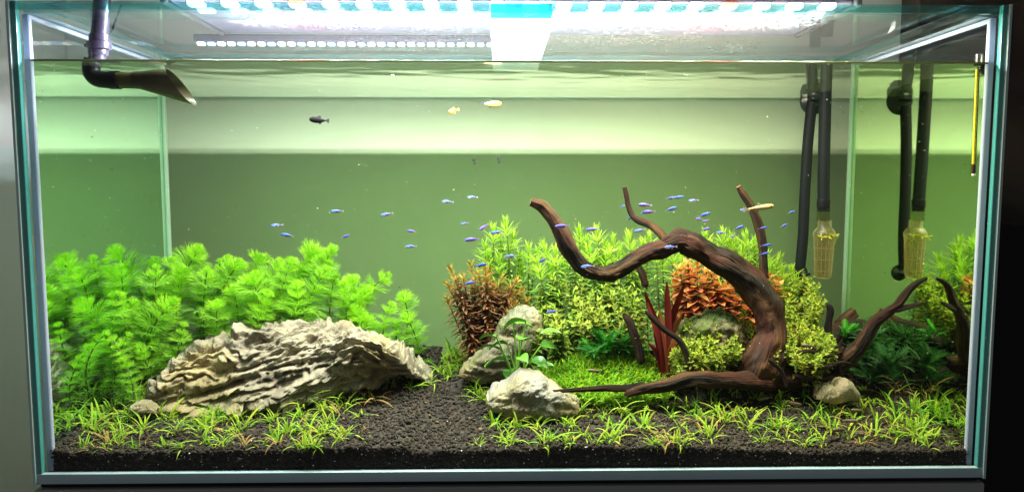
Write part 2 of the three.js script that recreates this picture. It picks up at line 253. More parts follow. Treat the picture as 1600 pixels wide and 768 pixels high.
// a stone whose outline follows top and bottom points; layered stones get ledges that overhang
function stone(name, label, top, bottom, z0, depth, o = {}) {
  const NX = o.nx ?? 220, NA = o.na ?? 120, P = [], Cc = [], I = [], UV = [];
  const f = (list, px) => { for (let k = 1; k < list.length; k++) if (px <= list[k][0]) { const a = list[k - 1], b = list[k]; return lerp(a[1], b[1], (px - a[0]) / (b[0] - a[0])); } return list[list.length - 1][1]; };
  const l = Math.max(top[0][0], bottom[0][0]), r = Math.min(top[top.length - 1][0], bottom[bottom.length - 1][0]);
  const base = o.color ?? [0.42, 0.36, 0.26], layered = o.layered ?? 0, rough = o.rough ?? 0.006, s = o.seed ?? 1;
  for (let i = 0; i <= NX; i++) {
    const u = i / NX, px = lerp(l, r, 0.5 - 0.5 * Math.cos(Math.PI * u)), pt = at(px, f(top, px), z0), pb = at(px, f(bottom, px), z0);
    const cy = (pt.y + pb.y) / 2, hy = Math.max((pt.y - pb.y) / 2, 0.0008), hz = depth * Math.pow(Math.max(Math.sin(Math.PI * u), 0.02), 0.5) * 0.5;
    const dz = o.lean ? o.lean(u) : 0;
    for (let j = 0; j < NA; j++) {
      const a = j / NA * Math.PI * 2, ca = Math.cos(a), sa = Math.sin(a);
      const e = o.square ?? 0.75, yy = Math.sign(sa) * Math.pow(Math.abs(sa), e), zz = Math.sign(ca) * Math.pow(Math.abs(ca), e);
      let x = pt.x, y = cy + hy * yy, z = z0 + dz + hz * zz - (o.tilt ? o.tilt(u) : 0) * (y - cy);
      // displacement
      let d = rough * (fbm(x * 24 + s, y * 24, z * 24, 5) * 1.3 + 0.35 * Math.abs(noise(x * 80, y * 80, z * 80 + s)));
      let light = 1;
      if (layered) {
        const xs = x + 0.012 * noise(x * 22, y * 30, z * 22 + s), slope = xs < -0.16 ? 0.2 * (xs + 0.16) : -0.2 * (xs + 0.16);
        const warp = 1.5 * fbm(x * 6 + s, y * 12, z * 7, 3) + 0.75 * noise(x * 26, y * 26, z * 26) + 0.4 * noise(x * 62, y * 52, z * 60);
        const q = (y - slope) * o.freq * (1 + 0.25 * noise(x * 4, y * 9, s)) + warp * 1.7, fr = q - Math.floor(q), id = Math.floor(q);
        const cx = Math.floor(xs * 17 + id * 0.37 + 1.6 * noise(x * 9, y * 30, z * 9 + id)), strength = clamp(0.15 + 1.15 * hash2(cx, id) + 0.7 * noise(x * 30, id * 5, z * 30), 0.0, 1.4);
        const shelf = (1 - Math.pow(fr, 1.3)) * sstep(0, 0.09, fr);              // sticks out low in the layer, cut away under it
        d += layered * strength * (shelf - 0.5);
        const q2 = (y - slope * 1.3) * o.freq * 2.6 + 1.6 * noise(x * 30 + 9, y * 40, z * 30) + warp, f2 = q2 - Math.floor(q2);
        d += layered * 0.26 * clamp(0.4 + 1.6 * noise(x * 24, Math.floor(q2) * 2.3, z * 20 + 4), 0, 1.2) * ((1 - f2) * sstep(0, 0.12, f2) - 0.5);
        d -= layered * 0.55 * sstep(0.28, 0.6, noise(x * 34 + 3, y * 62, z * 34));    // pits
        if (o.crag) {                                                            // flaky lobes with sharp cracks between them, drawn out along the layers
          const yl = y - slope + 0.006 * noise(x * 30, y * 40, z * 30), ax = x + 0.01 * noise(x * 18, y * 18, z * 18 + 5);
          const c1 = Math.abs(noise(ax * 10, yl * 56, z * 22 + 1)), c2 = Math.abs(noise(ax * 24 + 7, yl * 110, z * 46)), c3 = Math.abs(noise(ax * 70, yl * 170 + 3, z * 90)), c4 = Math.abs(noise(ax * 150, yl * 260, z * 170));
          d += o.crag * (Math.min(c1, 0.42) * 1.0 + c2 * 0.55 + c3 * 0.26 + c4 * 0.12 - 0.42);
        }
        d += 0.0006 * noise(x * 190, y * 190, z * 190) + 0.0006 * noise(x * 420, y * 420, z * 420);
        d += layered * 0.2 * noise(x * 120 + id, y * 110, z * 120);
        light = 0.9 + 0.25 * noise(x * 30, y * 60, z * 30) - (fr < 0.1 ? 0.12 : 0);
      }
      const len = Math.hypot(yy / hy, zz / hz) || 1, ny = yy / hy / len, nz = zz / hz / len, edge = Math.pow(Math.sin(Math.PI * clamp(u, 0.001, 0.999)), 0.35);
      y += ny * d * edge; z += nz * d * edge; x += 0.5 * d * noise(x * 30, y * 30, z * 30) * edge;
      P.push(x, y, z); UV.push(x * 6 + z * 3, y * 6 + z * 4);
      const stain = fbm(x * 20, y * 20, z * 20 + s, 4), spots = 1 - 0.28 * sstep(0.12, 0.4, noise(x * 55 + 2, y * 70, z * 55 + s)), w = clamp(light * spots * (0.92 + 0.7 * stain), 0.3, 1.35), ye = sstep(-0.1, 0.3, noise(x * 14 + 5, y * 14, z * 14 + s)), mo = o.moss ? o.moss * sstep(0.0, 0.35, fbm(x * 26, y * 26, z * 26 + 8, 3) + 0.15 * ny) : 0;
      Cc.push(lerp(base[0] * w * lerp(0.96, 1.06, ye), 0.06, mo), lerp(base[1] * w, 0.10, mo), lerp(base[2] * w * lerp(1.12, 0.8, ye), 0.02, mo));
    }
  }
  for (let i = 0; i < NX; i++) for (let j = 0; j < NA; j++) { const a = i * NA + j, b = i * NA + (j + 1) % NA, c = a + NA, d = b + NA; I.push(a, c, d, a, d, b); }
  const g = new THREE.BufferGeometry(); g.setAttribute('position', new THREE.Float32BufferAttribute(P, 3)); g.setAttribute('color', new THREE.Float32BufferAttribute(Cc, 3)); g.setAttribute('uv', new THREE.Float32BufferAttribute(UV, 2)); g.setIndex(I); g.computeVertexNormals();
  const m = part(name, g, std(1, 1, 1, 0.85, { vertexColors: true, bumpMap: stoneBump, bumpScale: 0.0018, side: THREE.DoubleSide, specularIntensity: 0.4 }), scene);
  return tag(m, label, 'stone');
}
stone('layered_stone', 'large pale layered stone with deep dark furrows on the left', [[222, 630], [240, 606], [262, 574], [272, 556], [300, 546], [345, 540], [366, 524], [382, 517], [408, 511], [425, 518], [450, 519], [480, 513], [505, 521], [535, 518], [570, 526], [600, 531], [622, 541], [636, 558], [648, 579], [672, 601]],
  [[222, 634], [240, 645], [300, 650], [360, 648], [430, 642], [480, 636], [520, 626], [560, 618], [600, 604], [640, 600], [672, 604]], -0.125, 0.085, { layered: 0.0085, freq: 70, crag: 0.025, nx: 460, na: 300, rough: 0.005, square: 0.66, tilt: (u) => 0.4 - 1.9 * sstep(0.55, 0.85, u), color: [0.335, 0.285, 0.185], seed: 4, lean: (u) => -0.035 * u });
stone('small_stone', 'small pale stone at the lower left foot of the large layered stone', [[206, 634], [213, 628], [222, 624], [234, 626], [246, 636]], [[206, 641], [225, 648], [246, 645]], -0.085, 0.024, { nx: 90, na: 70, rough: 0.006, crag: 0.005, layered: 0.001, freq: 90, seed: 9, color: [0.27, 0.24, 0.18] });
stone('grey_stone', 'upright grey stone between the red brown weed and the broad leaved plant', [[764, 535], [778, 505], [795, 484], [815, 474], [830, 476], [842, 490], [850, 512], [858, 560]], [[764, 570], [800, 596], [858, 600]], -0.182, 0.05, { nx: 120, na: 90, rough: 0.008, layered: 0.002, freq: 120, crag: 0.012, seed: 12, color: [0.26, 0.245, 0.165], moss: 0.6 });
stone('foot_stone', 'low ridged brown stone under the red brown weed beside the path', [[718, 578], [735, 562], [755, 545], [778, 535], [800, 545], [815, 575]], [[718, 584], [760, 592], [815, 594]], -0.16, 0.045, { nx: 110, na: 80, rough: 0.006, layered: 0.002, freq: 110, crag: 0.010, seed: 15, color: [0.27, 0.23, 0.14], moss: 0.5 });
stone('white_stone', 'pale angular stone at the centre with the thin root tip lying across it', [[760, 618], [772, 610], [792, 600], [806, 590], [828, 587], [848, 594], [870, 606], [890, 619], [905, 631]], [[760, 630], [790, 642], [840, 646], [905, 642]], -0.082, 0.05, { nx: 160, na: 110, rough: 0.013, square: 0.6, layered: 0.0012, freq: 90, crag: 0.006, seed: 21, color: [0.27, 0.25, 0.19] });
stone('mossy_stone', 'grey stone behind the yellow green cushion under the driftwood arch', [[1058, 530], [1068, 514], [1085, 495], [1105, 485], [1128, 486], [1150, 502], [1165, 532]], [[1058, 560], [1110, 585], [1165, 575]], -0.15, 0.06, { nx: 120, na: 90, rough: 0.013, layered: 0.002, freq: 100, crag: 0.009, seed: 27, color: [0.15, 0.14, 0.09], moss: 0.85 });
stone('tan_stone', 'small two humped tan stone on the soil at the right', [[1275, 618], [1280, 604], [1288, 598], [1298, 602], [1306, 595], [1316, 592], [1328, 598], [1340, 612]], [[1275, 622], [1300, 628], [1340, 620]], -0.10, 0.032, { nx: 110, na: 80, rough: 0.006, seed: 33, color: [0.42, 0.35, 0.22] });
stone('rear_stone', 'dim brown stone lying in the back right corner', [[1340, 512], [1360, 498], [1385, 492], [1410, 500], [1425, 520]], [[1340, 545], [1380, 560], [1425, 548]], -0.225, 0.05, { nx: 90, na: 70, rough: 0.008, seed: 37, color: [0.22, 0.16, 0.08], moss: 0.35 });
// ------------------------------------------------------------------ driftwood
const barkBump = noiseTexture(512, 512, (u, v) => 0.5 + 0.55 * fbm(u * 34, v * 5, 2, 4) + 0.3 * noise(u * 90, v * 10, 7) + 0.12 * noise(u * 60, v * 60, 3), false);
const WOOD = std(1, 1, 1, 0.78, { vertexColors: true, bumpMap: barkBump, bumpScale: 0.0018, specularIntensity: 0.5, side: THREE.DoubleSide });
// points: [photo x, photo y, z, radius in photo pixels]; cut: the first end is sawn flat
function limb(points, o = {}) {
  const ps = points.map((p) => at(p[0], p[1], p[2])), rs = points.map((p) => pxSize(p[3] * 0.86 * (o.thin ?? 1), p[2]));
  const curve = new THREE.CatmullRomCurve3(ps, false, 'centripetal'), len = curve.getLength(), N = Math.max(20, Math.round(len / 0.0022)), R = o.sides ?? 26;
  const fr = curve.computeFrenetFrames(N, false), P = [], Cc = [], UV = [], I = [], seed = o.seed ?? 1, n = ps.length - 1;
  // where along the curve each control point lies
  const us = ps.map((_, k) => k / n);
  for (let k = 0; k <= N; k++) {
    const u = k / N, t = curve.getUtoTmapping(u), f = t * n, i0 = Math.min(Math.floor(f), n - 1), c = curve.getPoint(t), rad = lerp(rs[i0], rs[i0 + 1], sstep(0, 1, f - i0));
    const endA = o.cut ? 1 : Math.sqrt(clamp(u * len / (rs[0] * 1.1) + 0.02, 0, 1)), endB = o.cutEnd ? 1 : Math.sqrt(clamp((1 - u) * len / (rs[n] * 1.1) + 0.02, 0, 1)), e = Math.min(endA, endB), s = u * len;
    for (let j = 0; j <= R; j++) {
      const a = j / R * Math.PI * 2, ca = Math.cos(a), sa = Math.sin(a), N3 = fr.normals[k], B3 = fr.binormals[k];
      const dx = N3.x * ca + B3.x * sa, dy = N3.y * ca + B3.y * sa, dz = N3.z * ca + B3.z * sa;
      const twist = a + s * 9, groove = noise(Math.cos(twist) * 1.9 + seed, Math.sin(twist) * 1.9, s * 7), fine = noise(Math.cos(twist) * 5, Math.sin(twist) * 5 + seed, s * 16), knot = noise(c.x * 30 + dx + seed, c.y * 30 + dy, c.z * 30 + dz);
      const crack = Math.pow(1 - Math.min(1, Math.abs(noise(Math.cos(twist) * 2.6 + 3, Math.sin(twist) * 2.6 + seed, s * 6)) * 5), 2), lump = noise(c.x * 55 + seed, c.y * 55, c.z * 55 + dx);
      const r = rad * e * (1 + 0.17 * groove + 0.09 * fine + 0.22 * knot + 0.16 * lump - 0.13 * crack + 0.07 * noise(dx * 7 + s * 150, dy * 7, seed));
      P.push(c.x + dx * r, c.y + dy * r, c.z + dz * r); UV.push(a / (2 * Math.PI), s * 5);
      const grain = 0.5 + 0.5 * fbm(Math.cos(twist) * 6 + seed, Math.sin(twist) * 6, s * 14, 4) * 1.7, patch = 0.75 * sstep(0.05, 0.42, noise(Math.cos(twist) * 1.2 + 4, Math.sin(twist) * 1.2 + seed, s * 13) + (o.tan ?? -0.5) * (1 - u * (o.tanFade ?? 1.6)));
      const red = sstep(-0.2, 0.3, noise(c.x * 18, c.y * 18 + dy, c.z * 18 + seed)), ash = sstep(0.12, 0.4, noise(Math.cos(twist) * 4 + 9, Math.sin(twist) * 4, s * 22 + seed)) * (o.ash ?? 0.6);
      let r0 = lerp(0.034, 0.13, red) * (0.55 + 0.9 * grain), g0 = lerp(0.019, 0.034, red) * (0.55 + 0.9 * grain), b0 = lerp(0.012, 0.017, red) * (0.6 + 0.8 * grain);
      r0 = lerp(r0, 0.34 * (0.6 + 0.6 * grain), patch); g0 = lerp(g0, 0.155 * (0.6 + 0.6 * grain), patch); b0 = lerp(b0, 0.055 * (0.6 + 0.6 * grain), patch);
      const dk = 0.29 * (o.dark ?? 1); Cc.push(lerp(r0, 0.20, ash * 0.5) * dk, lerp(g0, 0.17, ash * 0.5) * dk, lerp(b0, 0.15, ash * 0.5) * dk);
    }
    if (k) for (let j = 0; j < R; j++) { const q = (k - 1) * (R + 1) + j; I.push(q, q + 1, q + R + 2, q, q + R + 2, q + R + 1); }
  }
  const cap = (k, col) => { const c = P.length / 3, b = k * (R + 1); let x = 0, y = 0, z = 0; for (let j = 0; j < R; j++) { x += P[(b + j) * 3] / R; y += P[(b + j) * 3 + 1] / R; z += P[(b + j) * 3 + 2] / R; } P.push(x, y, z); Cc.push(...col); UV.push(0.5, 0.5); const c2 = P.length / 3; for (let j = 0; j <= R; j++) { P.push(P[(b + j) * 3], P[(b + j) * 3 + 1], P[(b + j) * 3 + 2]); Cc.push(...col); UV.push(j / R, 0); } for (let j = 0; j < R; j++) I.push(c, c2 + j, c2 + j + 1); };
  cap(0, o.cut ? [0.36, 0.24, 0.12] : [0.05, 0.03, 0.02]); cap(N, o.cutEnd ? [0.36, 0.24, 0.12] : [0.05, 0.03, 0.02]);
  const g = new THREE.BufferGeometry(); g.setAttribute('position', new THREE.Float32BufferAttribute(P, 3)); g.setAttribute('color', new THREE.Float32BufferAttribute(Cc, 3)); g.setAttribute('uv', new THREE.Float32BufferAttribute(UV, 2)); g.setIndex(I); g.computeVertexNormals();
  return g;
}
const woodPart = (name, pts, o, parent) => part(name, limb(pts, o), WOOD, parent);
{
  const big = thing('driftwood', 'large dark driftwood arch whose arm loops up to the left, with roots along the soil', 'driftwood');
  woodPart('trunk', [[1030, 389, -0.128, 12], [1048, 380, -0.129, 17], [1066, 374, -0.13, 20], [1095, 391, -0.132, 22], [1135, 414, -0.134, 25], [1172, 440, -0.134, 26], [1198, 478, -0.132, 27], [1207, 520, -0.128, 28], [1198, 556, -0.122, 36], [1185, 590, -0.118, 44], [1180, 612, -0.116, 40]], { seed: 3, sides: 40, tan: -0.7 }, big);
  woodPart('arm', [[829, 315, -0.118, 7.5], [843, 320, -0.118, 12], [860, 337, -0.118, 13], [876, 362, -0.119, 14], [890, 390, -0.12, 15], [908, 413, -0.121, 15], [934, 426, -0.122, 14.5], [960, 424, -0.123, 15], [985, 410, -0.124, 15], [1012, 395, -0.126, 16], [1040, 387, -0.128, 17], [1062, 377, -0.13, 19], [1084, 386, -0.131, 21], [1106, 398, -0.132, 18]], { seed: 7, cut: true, tan: 0.42, tanFade: 2.2, sides: 34 }, big);
  woodPart('root', [[1215, 596, -0.112, 22], [1165, 596, -0.105, 17], [1120, 594, -0.099, 15], [1080, 592, -0.094, 16], [1040, 601, -0.091, 12], [1005, 608, -0.088, 10], [975, 616, -0.085, 7]], { seed: 11, tan: -0.4, ash: 0.3 }, big);
  woodPart('root', [[1010, 602, -0.094, 8], [975, 606, -0.090, 6.5], [945, 606, -0.084, 6], [915, 608, -0.078, 4.5], [885, 610, -0.073, 3.6], [858, 612, -0.070, 3]], { seed: 13, tan: -0.6, ash: 0.2, dark: 0.7 }, big);
  woodPart('root', [[1185, 585, -0.12, 40], [1225, 588, -0.124, 30], [1262, 582, -0.13, 25], [1300, 574, -0.135, 20], [1330, 560, -0.138, 13]], { seed: 17, dark: 0.8 }, big);
  woodPart('root', [[1165, 575, -0.125, 28], [1130, 580, -0.14, 18], [1100, 590, -0.15, 12]], { seed: 19, dark: 0.7 }, big);
  [[[1232, 560, -0.10], [1262, 548, -0.095], [1290, 556, -0.10], [1322, 548, -0.12]], [[1240, 585, -0.10], [1272, 594, -0.095], [1300, 590, -0.105], [1330, 596, -0.12]], [[1255, 570, -0.095], [1285, 575, -0.09], [1312, 566, -0.10], [1345, 572, -0.125]], [[1268, 540, -0.11], [1282, 565, -0.10], [1280, 600, -0.10]], [[1318, 540, -0.12], [1312, 570, -0.112], [1322, 602, -0.108]], [[1200, 560, -0.09], [1222, 580, -0.088], [1230, 606, -0.088]]].forEach((p, k) => woodPart('fine_root', p.map((q, i) => [...q, [4, 3.6, 3, 2][i]]), { seed: 61 + k, sides: 12, dark: 0.8 }, big));
  const thin = thing('driftwood_branch', 'thin bent dark branch rising behind the peak of the driftwood arch', 'driftwood');
  woodPart('twig', [[976, 292, -0.17, 3.6], [979, 306, -0.17, 4.4], [983, 325, -0.17, 4.6], [990, 339, -0.168, 5], [1002, 346, -0.165, 6], [1018, 352, -0.16, 6.5], [1030, 363, -0.15, 7], [1044, 380, -0.14, 8]], { seed: 23, cut: true, sides: 18, tan: -0.3 }, thin);
  const up = thing('driftwood_branch', 'brown branch stump standing upright behind the arch at the right', 'driftwood');
  woodPart('stem', [[1154, 291, -0.19, 5], [1163, 306, -0.19, 6.5], [1175, 325, -0.19, 7], [1184, 350, -0.19, 8], [1191, 380, -0.19, 8.5], [1193, 410, -0.19, 9], [1196, 450, -0.19, 9]], { seed: 29, cut: true, tan: 0.12, tanFade: 0.6, sides: 22 }, up);
  const fork = thing('driftwood_branch', 'dark forked branch reaching up to the right from the roots', 'driftwood');
  woodPart('stem', [[1449, 434, -0.085, 3.5], [1436, 440, -0.085, 6], [1424, 449, -0.087, 7.5], [1412, 464, -0.09, 8.5], [1402, 476, -0.092, 9], [1388, 487, -0.096, 11], [1370, 500, -0.102, 13], [1355, 522, -0.108, 15], [1340, 545, -0.115, 18], [1318, 565, -0.12, 20], [1292, 578, -0.125, 18]], { thin: 0.8, seed: 31, cut: true, tan: -0.55, ash: 0.2, dark: 0.85, sides: 26 }, fork);
  woodPart('side_twig', [[1446, 472, -0.08, 4], [1432, 476, -0.083, 6], [1415, 480, -0.088, 6.5], [1396, 484, -0.094, 8]], { thin: 0.75, seed: 37, dark: 0.7, sides: 18, ash: 0.2 }, fork);
  const low = thing('driftwood_branch', 'curved brown root arching low beside the back right corner', 'driftwood');
  woodPart('stem', [[1292, 545, -0.17, 14], [1305, 520, -0.18, 14], [1325, 509, -0.19, 11], [1350, 507, -0.20, 9], [1375, 512, -0.205, 8]], { seed: 41, ash: 0.5, dark: 1 }, low);
  woodPart('stub', [[1334, 488, -0.215, 10], [1322, 498, -0.21, 11], [1308, 512, -0.20, 12]], { seed: 42, cut: true, dark: 1.1, tan: -0.1 }, low);
  const stub = thing('driftwood_branch', 'short black stub poking up beside the yellow green cushion', 'driftwood');
  woodPart('stem', [[1293, 474, -0.15, 4.5], [1298, 484, -0.15, 6.5], [1296, 497, -0.15, 6], [1294, 515, -0.15, 6.5], [1300, 545, -0.148, 8]], { seed: 43, dark: 0.4, sides: 18 }, stub);
  const stick = thing('driftwood_branch', 'thin black forked stick leaning in front of the red plant', 'driftwood');
  woodPart('stem', [[1008, 485, -0.112, 4], [1022, 499, -0.11, 5], [1040, 516, -0.108, 5], [1060, 530, -0.106, 5.5], [1070, 546, -0.105, 6.5], [1077, 565, -0.104, 7], [1080, 585, -0.103, 8]], { seed: 47, dark: 0.45, sides: 18, ash: 0.2 }, stick);
  woodPart('stem', [[973, 489, -0.125, 4.5], [982, 500, -0.122, 7], [990, 520, -0.12, 8], [998, 545, -0.118, 8], [1003, 570, -0.116, 8]], { seed: 53, dark: 0.55, sides: 18, tan: -0.2 }, stick);
  const peg = thing('driftwood_branch', 'pale brown splinter of wood standing under the dip of the driftwood arm', 'driftwood');
  woodPart('stem', [[984, 396, -0.17, 3.5], [996, 412, -0.17, 5], [1004, 428, -0.17, 7], [1010, 450, -0.17, 7]], { seed: 59, tan: 0.05, tanFade: 0.5, sides: 16 }, peg);
}
// ------------------------------------------------------------------ plants
const UPV = V(0, 1, 0);
// a stem's path from base (0,0,0) to its tip, with a gentle bend; returns point and direction at s in 0..1
function bentPath(tip, bow) { const c = new THREE.QuadraticBezierCurve3(V(0, 0, 0), V(tip.x * 0.25 + bow.x, tip.y * 0.55, tip.z * 0.25 + bow.z), tip); return { at: (s) => c.getPoint(s), dir: (s) => c.getTangent(s), c }; }
function setAlong(o, p, dir, spin, scale) { const q = new THREE.Quaternion().setFromUnitVectors(UPV, dir); o.position.copy(p); o.quaternion.copy(q.multiply(new THREE.Quaternion().setFromAxisAngle(UPV, spin))); o.scale.setScalar(scale); }

// --- feathery weed (fan leaves split into threads)
function fanWhorl(leaves, rise, threads, len, seedN) {
  const m = new MB();
  for (let l = 0; l < leaves; l++) {
    const a = l / leaves * Math.PI * 2 + rr(-0.25, 0.25), el = rise + rr(-0.14, 0.14), L = len * rr(0.85, 1.12);
    const out = V(Math.cos(a) * Math.cos(el), Math.sin(el), Math.sin(a) * Math.cos(el)), side = V(-Math.sin(a), 0, Math.cos(a)), nrm = out.clone().cross(side).normalize();
    const stalk = L * 0.14;
    m.ribbon([V(0, 0, 0), out.clone().multiplyScalar(stalk)], [0.0012, 0.0009], side);
    for (let k = 0; k < threads; k++) {
      const f = (k + 0.5) / threads * 2 - 1, ang = f * 0.98 + rr(-0.07, 0.07), d = out.clone().multiplyScalar(Math.cos(ang)).addScaledVector(side, Math.sin(ang)).addScaledVector(nrm, rr(-0.12, 0.12));
      const tl = (L - stalk) * (0.86 + 0.14 * Math.cos(f * 1.6)) * rr(0.88, 1.08), p0 = out.clone().multiplyScalar(stalk), droop = -0.13 * tl + rr(-0.1, 0.06) * tl;
      const mid = p0.clone().addScaledVector(d, tl * 0.55), sd = d.clone().cross(nrm).normalize();
      for (const b of [-1, 1]) {
        const e = d.clone().addScaledVector(sd, b * 0.17 + rr(-0.05, 0.05)).normalize(), tip = mid.clone().addScaledVector(e, tl * 0.47); tip.y += droop * (Math.cos(el));
        if (b < 0) m.ribbon([p0, mid], [0.0006, 0.0007], sd);
        m.ribbon([mid, tip], [0.0007, 0.0003], sd);
      }
    }
  }
  return m.geo();
}
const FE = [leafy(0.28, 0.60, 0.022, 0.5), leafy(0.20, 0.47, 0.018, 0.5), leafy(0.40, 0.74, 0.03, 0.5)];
const fanLow = [0, 1, 2].map((k) => fanWhorl(6, 0.26 + 0.08 * k, 13, 0.035, k)), fanMid = [0, 1].map((k) => fanWhorl(6, 0.66, 13, 0.030, k)), fanTop = [0, 1].map((k) => fanWhorl(7, 1.02, 12, 0.0225, k)), fanTip = fanWhorl(6, 1.25, 9, 0.0135, 1);
function feathery(base, tip, size, dens, label) {
  const t = thing('feathery_weed', label, 'water plant', base, 'feathery bright green weeds along the back left of the tank');
  const rel = tip.clone().sub(base), path = bentPath(rel, V(rr(-0.024, 0.024), 0, rr(-0.014, 0.014))), L = path.c.getLength();
  const m = new MB(), pts = []; for (let k = 0; k <= 10; k++) pts.push(path.at(k / 10)); m.tube(pts, pts.map((_, k) => 0.0013 - 0.00005 * k), 5);
  part('stem', m.geo(), std(0.07, 0.11, 0.02, 0.6), t);
  const n = Math.max(6, Math.round(L / 0.0098 * dens)), spin0 = rr(0, 6);
  for (let k = 0; k <= n; k++) {
    const s = 0.04 + 0.96 * Math.pow(k / n, 0.93), left = (1 - s) * L; let g, mat;
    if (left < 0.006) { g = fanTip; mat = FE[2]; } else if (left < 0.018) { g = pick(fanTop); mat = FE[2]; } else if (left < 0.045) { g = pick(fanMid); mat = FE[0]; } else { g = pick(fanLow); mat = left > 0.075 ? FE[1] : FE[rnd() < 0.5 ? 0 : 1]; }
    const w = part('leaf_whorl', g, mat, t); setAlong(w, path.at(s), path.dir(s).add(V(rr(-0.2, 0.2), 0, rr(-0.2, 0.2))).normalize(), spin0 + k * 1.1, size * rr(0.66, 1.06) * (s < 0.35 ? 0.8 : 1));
  }
  return t;
}
{
  // [top x, top y, base x, z, size]
  const list = [[218, 402, 214, -0.225, 0.95], [248, 416, 236, -0.19, 1], [300, 396, 285, -0.235, 1.05], [272, 404, 268, -0.25, 0.9], [326, 428, 318, -0.20, 1], [352, 410, 330, -0.245, 0.95], [370, 402, 345, -0.22, 1], [398, 404, 360, -0.25, 1], [400, 430, 392, -0.185, 1], [428, 412, 410, -0.235, 1.05], [450, 420, 430, -0.205, 1], [488, 384, 462, -0.24, 1.12], [512, 396, 492, -0.225, 1.1], [470, 410, 470, -0.25, 1], [468, 450, 478, -0.18, 1], [545, 438, 528, -0.225, 1], [520, 440, 520, -0.245, 1], [598, 424, 566, -0.235, 1], [572, 448, 560, -0.20, 1], [626, 452, 616, -0.22, 0.95], [638, 490, 626, -0.20, 0.75], [606, 470, 600, -0.19, 0.95], [206, 470, 204, -0.165, 1], [262, 470, 258, -0.16, 0.95], [236, 450, 230, -0.215, 1], [180, 462, 188, -0.14, 0.85], [284, 505, 280, -0.145, 0.7], [340, 470, 336, -0.165, 0.95], [420, 455, 414, -0.165, 0.9], [310, 455, 306, -0.235, 1], [380, 452, 378, -0.23, 1], [440, 462, 440, -0.245, 1], [550, 486, 548, -0.19, 0.9], [196, 520, 198, -0.135, 0.7], [172, 530, 176, -0.115, 0.62], [215, 535, 214, -0.13, 0.6], [236, 520, 236, -0.155, 0.7], [186, 545, 190, -0.105, 0.5], [575, 500, 572, -0.195, 0.8], [615, 505, 612, -0.20, 0.75], [288, 425, 290, -0.215, 0.9], [340, 415, 338, -0.25, 0.9], [415, 425, 415, -0.25, 0.9], [500, 425, 500, -0.20, 0.85], [455, 440, 452, -0.19, 0.85], [535, 455, 535, -0.20, 0.8], [580, 440, 578, -0.245, 0.8], [246, 445, 246, -0.24, 0.9], [365, 440, 365, -0.19, 0.85], [228, 430, 226, -0.245, 0.9]];
  const look = (x, y) => (y < 400 ? 'reaching high ' : y > 465 ? 'kept short ' : y > 440 ? 'of middling height ' : 'fairly tall ') + (x < 215 ? 'against the left glass' : x < 260 ? 'by the back left corner seam' : x < 320 ? 'above the left slope of the layered stone' : x < 380 ? 'above the left half of the layered stone' : x < 440 ? 'left of the tallest feathery weed' : x < 480 ? 'just left of the tallest heads' : x < 530 ? 'among the tallest heads' : x < 585 ? 'above the right slope of the layered stone' : x < 625 ? 'near the right end of the row' : 'last at the right end by the path');
  for (const [tx, ty, bx, z, s] of list) {
    const tip = at(tx + rr(-6, 6), ty + rr(-5, 12), z), b = at(bx + rr(-34, 30), 560, z); b.y = soilY(b.x, z) - 0.003; b.z = z + rr(-0.006, 0.006);
    feathery(b, tip, s * rr(0.82, 1.08), rr(0.8, 1.1), 'feathery weed ' + look(tx, ty));
  }
}
// --- stem plants with simple leaves
function leafShape(len, wid, cup, droop, seg = 3) {     // a pointed leaf of two halves, from the stem outwards along +x
  const m = new MB(), mid = [], le = [], ri = [];
  for (let k = 0; k <= seg; k++) { const s = k / seg, w = wid * 0.5 * Math.pow(Math.sin(Math.PI * Math.pow(s, 0.8) * 0.98 + 0.02), 0.8) + wid * 0.03 * (1 - s), x = len * s, y = -droop * len * s * s; mid.push(m.v(x, y - cup * w, 0)); le.push(m.v(x, y, -w)); ri.push(m.v(x, y, w)); }
  for (let k = 0; k < seg; k++) { m.q(mid[k], mid[k + 1], le[k + 1], le[k]); m.q(mid[k], ri[k], ri[k + 1], mid[k + 1]); }
  return m.geo();
}
function whorl(n, len, wid, rise, droop, cup = 0.3) {
  const list = []; for (let k = 0; k < n; k++) { const g = leafShape(len * rr(0.8, 1.12), wid * rr(0.85, 1.1), cup, droop * rr(0.6, 1.4), 3); g.rotateZ(rise + rr(-0.18, 0.18)); g.rotateY(k / n * Math.PI * 2 + rr(-0.25, 0.25)); list.push(g); } return mergeGeometries(list);
}
function stemPlant(name, label, group, base, tip, o) {
  const t = thing(name, label, 'water plant', base, group), rel = tip.clone().sub(base), path = bentPath(rel, V(rr(-1, 1) * (o.bow ?? 0.01), 0, rr(-1, 1) * (o.bow ?? 0.01))), L = path.c.getLength();
  const m = new MB(), pts = []; for (let k = 0; k <= 8; k++) pts.push(path.at(k / 8)); m.tube(pts, pts.map(() => o.stemR ?? 0.0009), 5);
  part('stem', m.geo(), o.stemMat, t);
  const n = Math.max(4, Math.round(L * (1 - (o.bare ?? 0.1)) / o.gap)), spin = rr(0, 6);
  for (let k = 0; k <= n; k++) {
    const s = (o.bare ?? 0.1) + (1 - (o.bare ?? 0.1)) * (k / n), left = (1 - s) * L, top = left < o.topLen, tp = left < o.topLen * 0.4;
    const w = part('leaf_whorl', tp ? pick(o.tip) : top ? pick(o.upper) : pick(o.lower), pick(tp ? o.tipMats : top ? o.topMats : o.mats), t);
    setAlong(w, path.at(s), path.dir(s), spin + k * (o.turn ?? 0.9), rr(0.88, 1.12) * (o.size ?? 1));
  }
  return t;
}
const greenStem = std(0.13, 0.17, 0.03, 0.6), brownStem = std(0.12, 0.05, 0.02, 0.6);
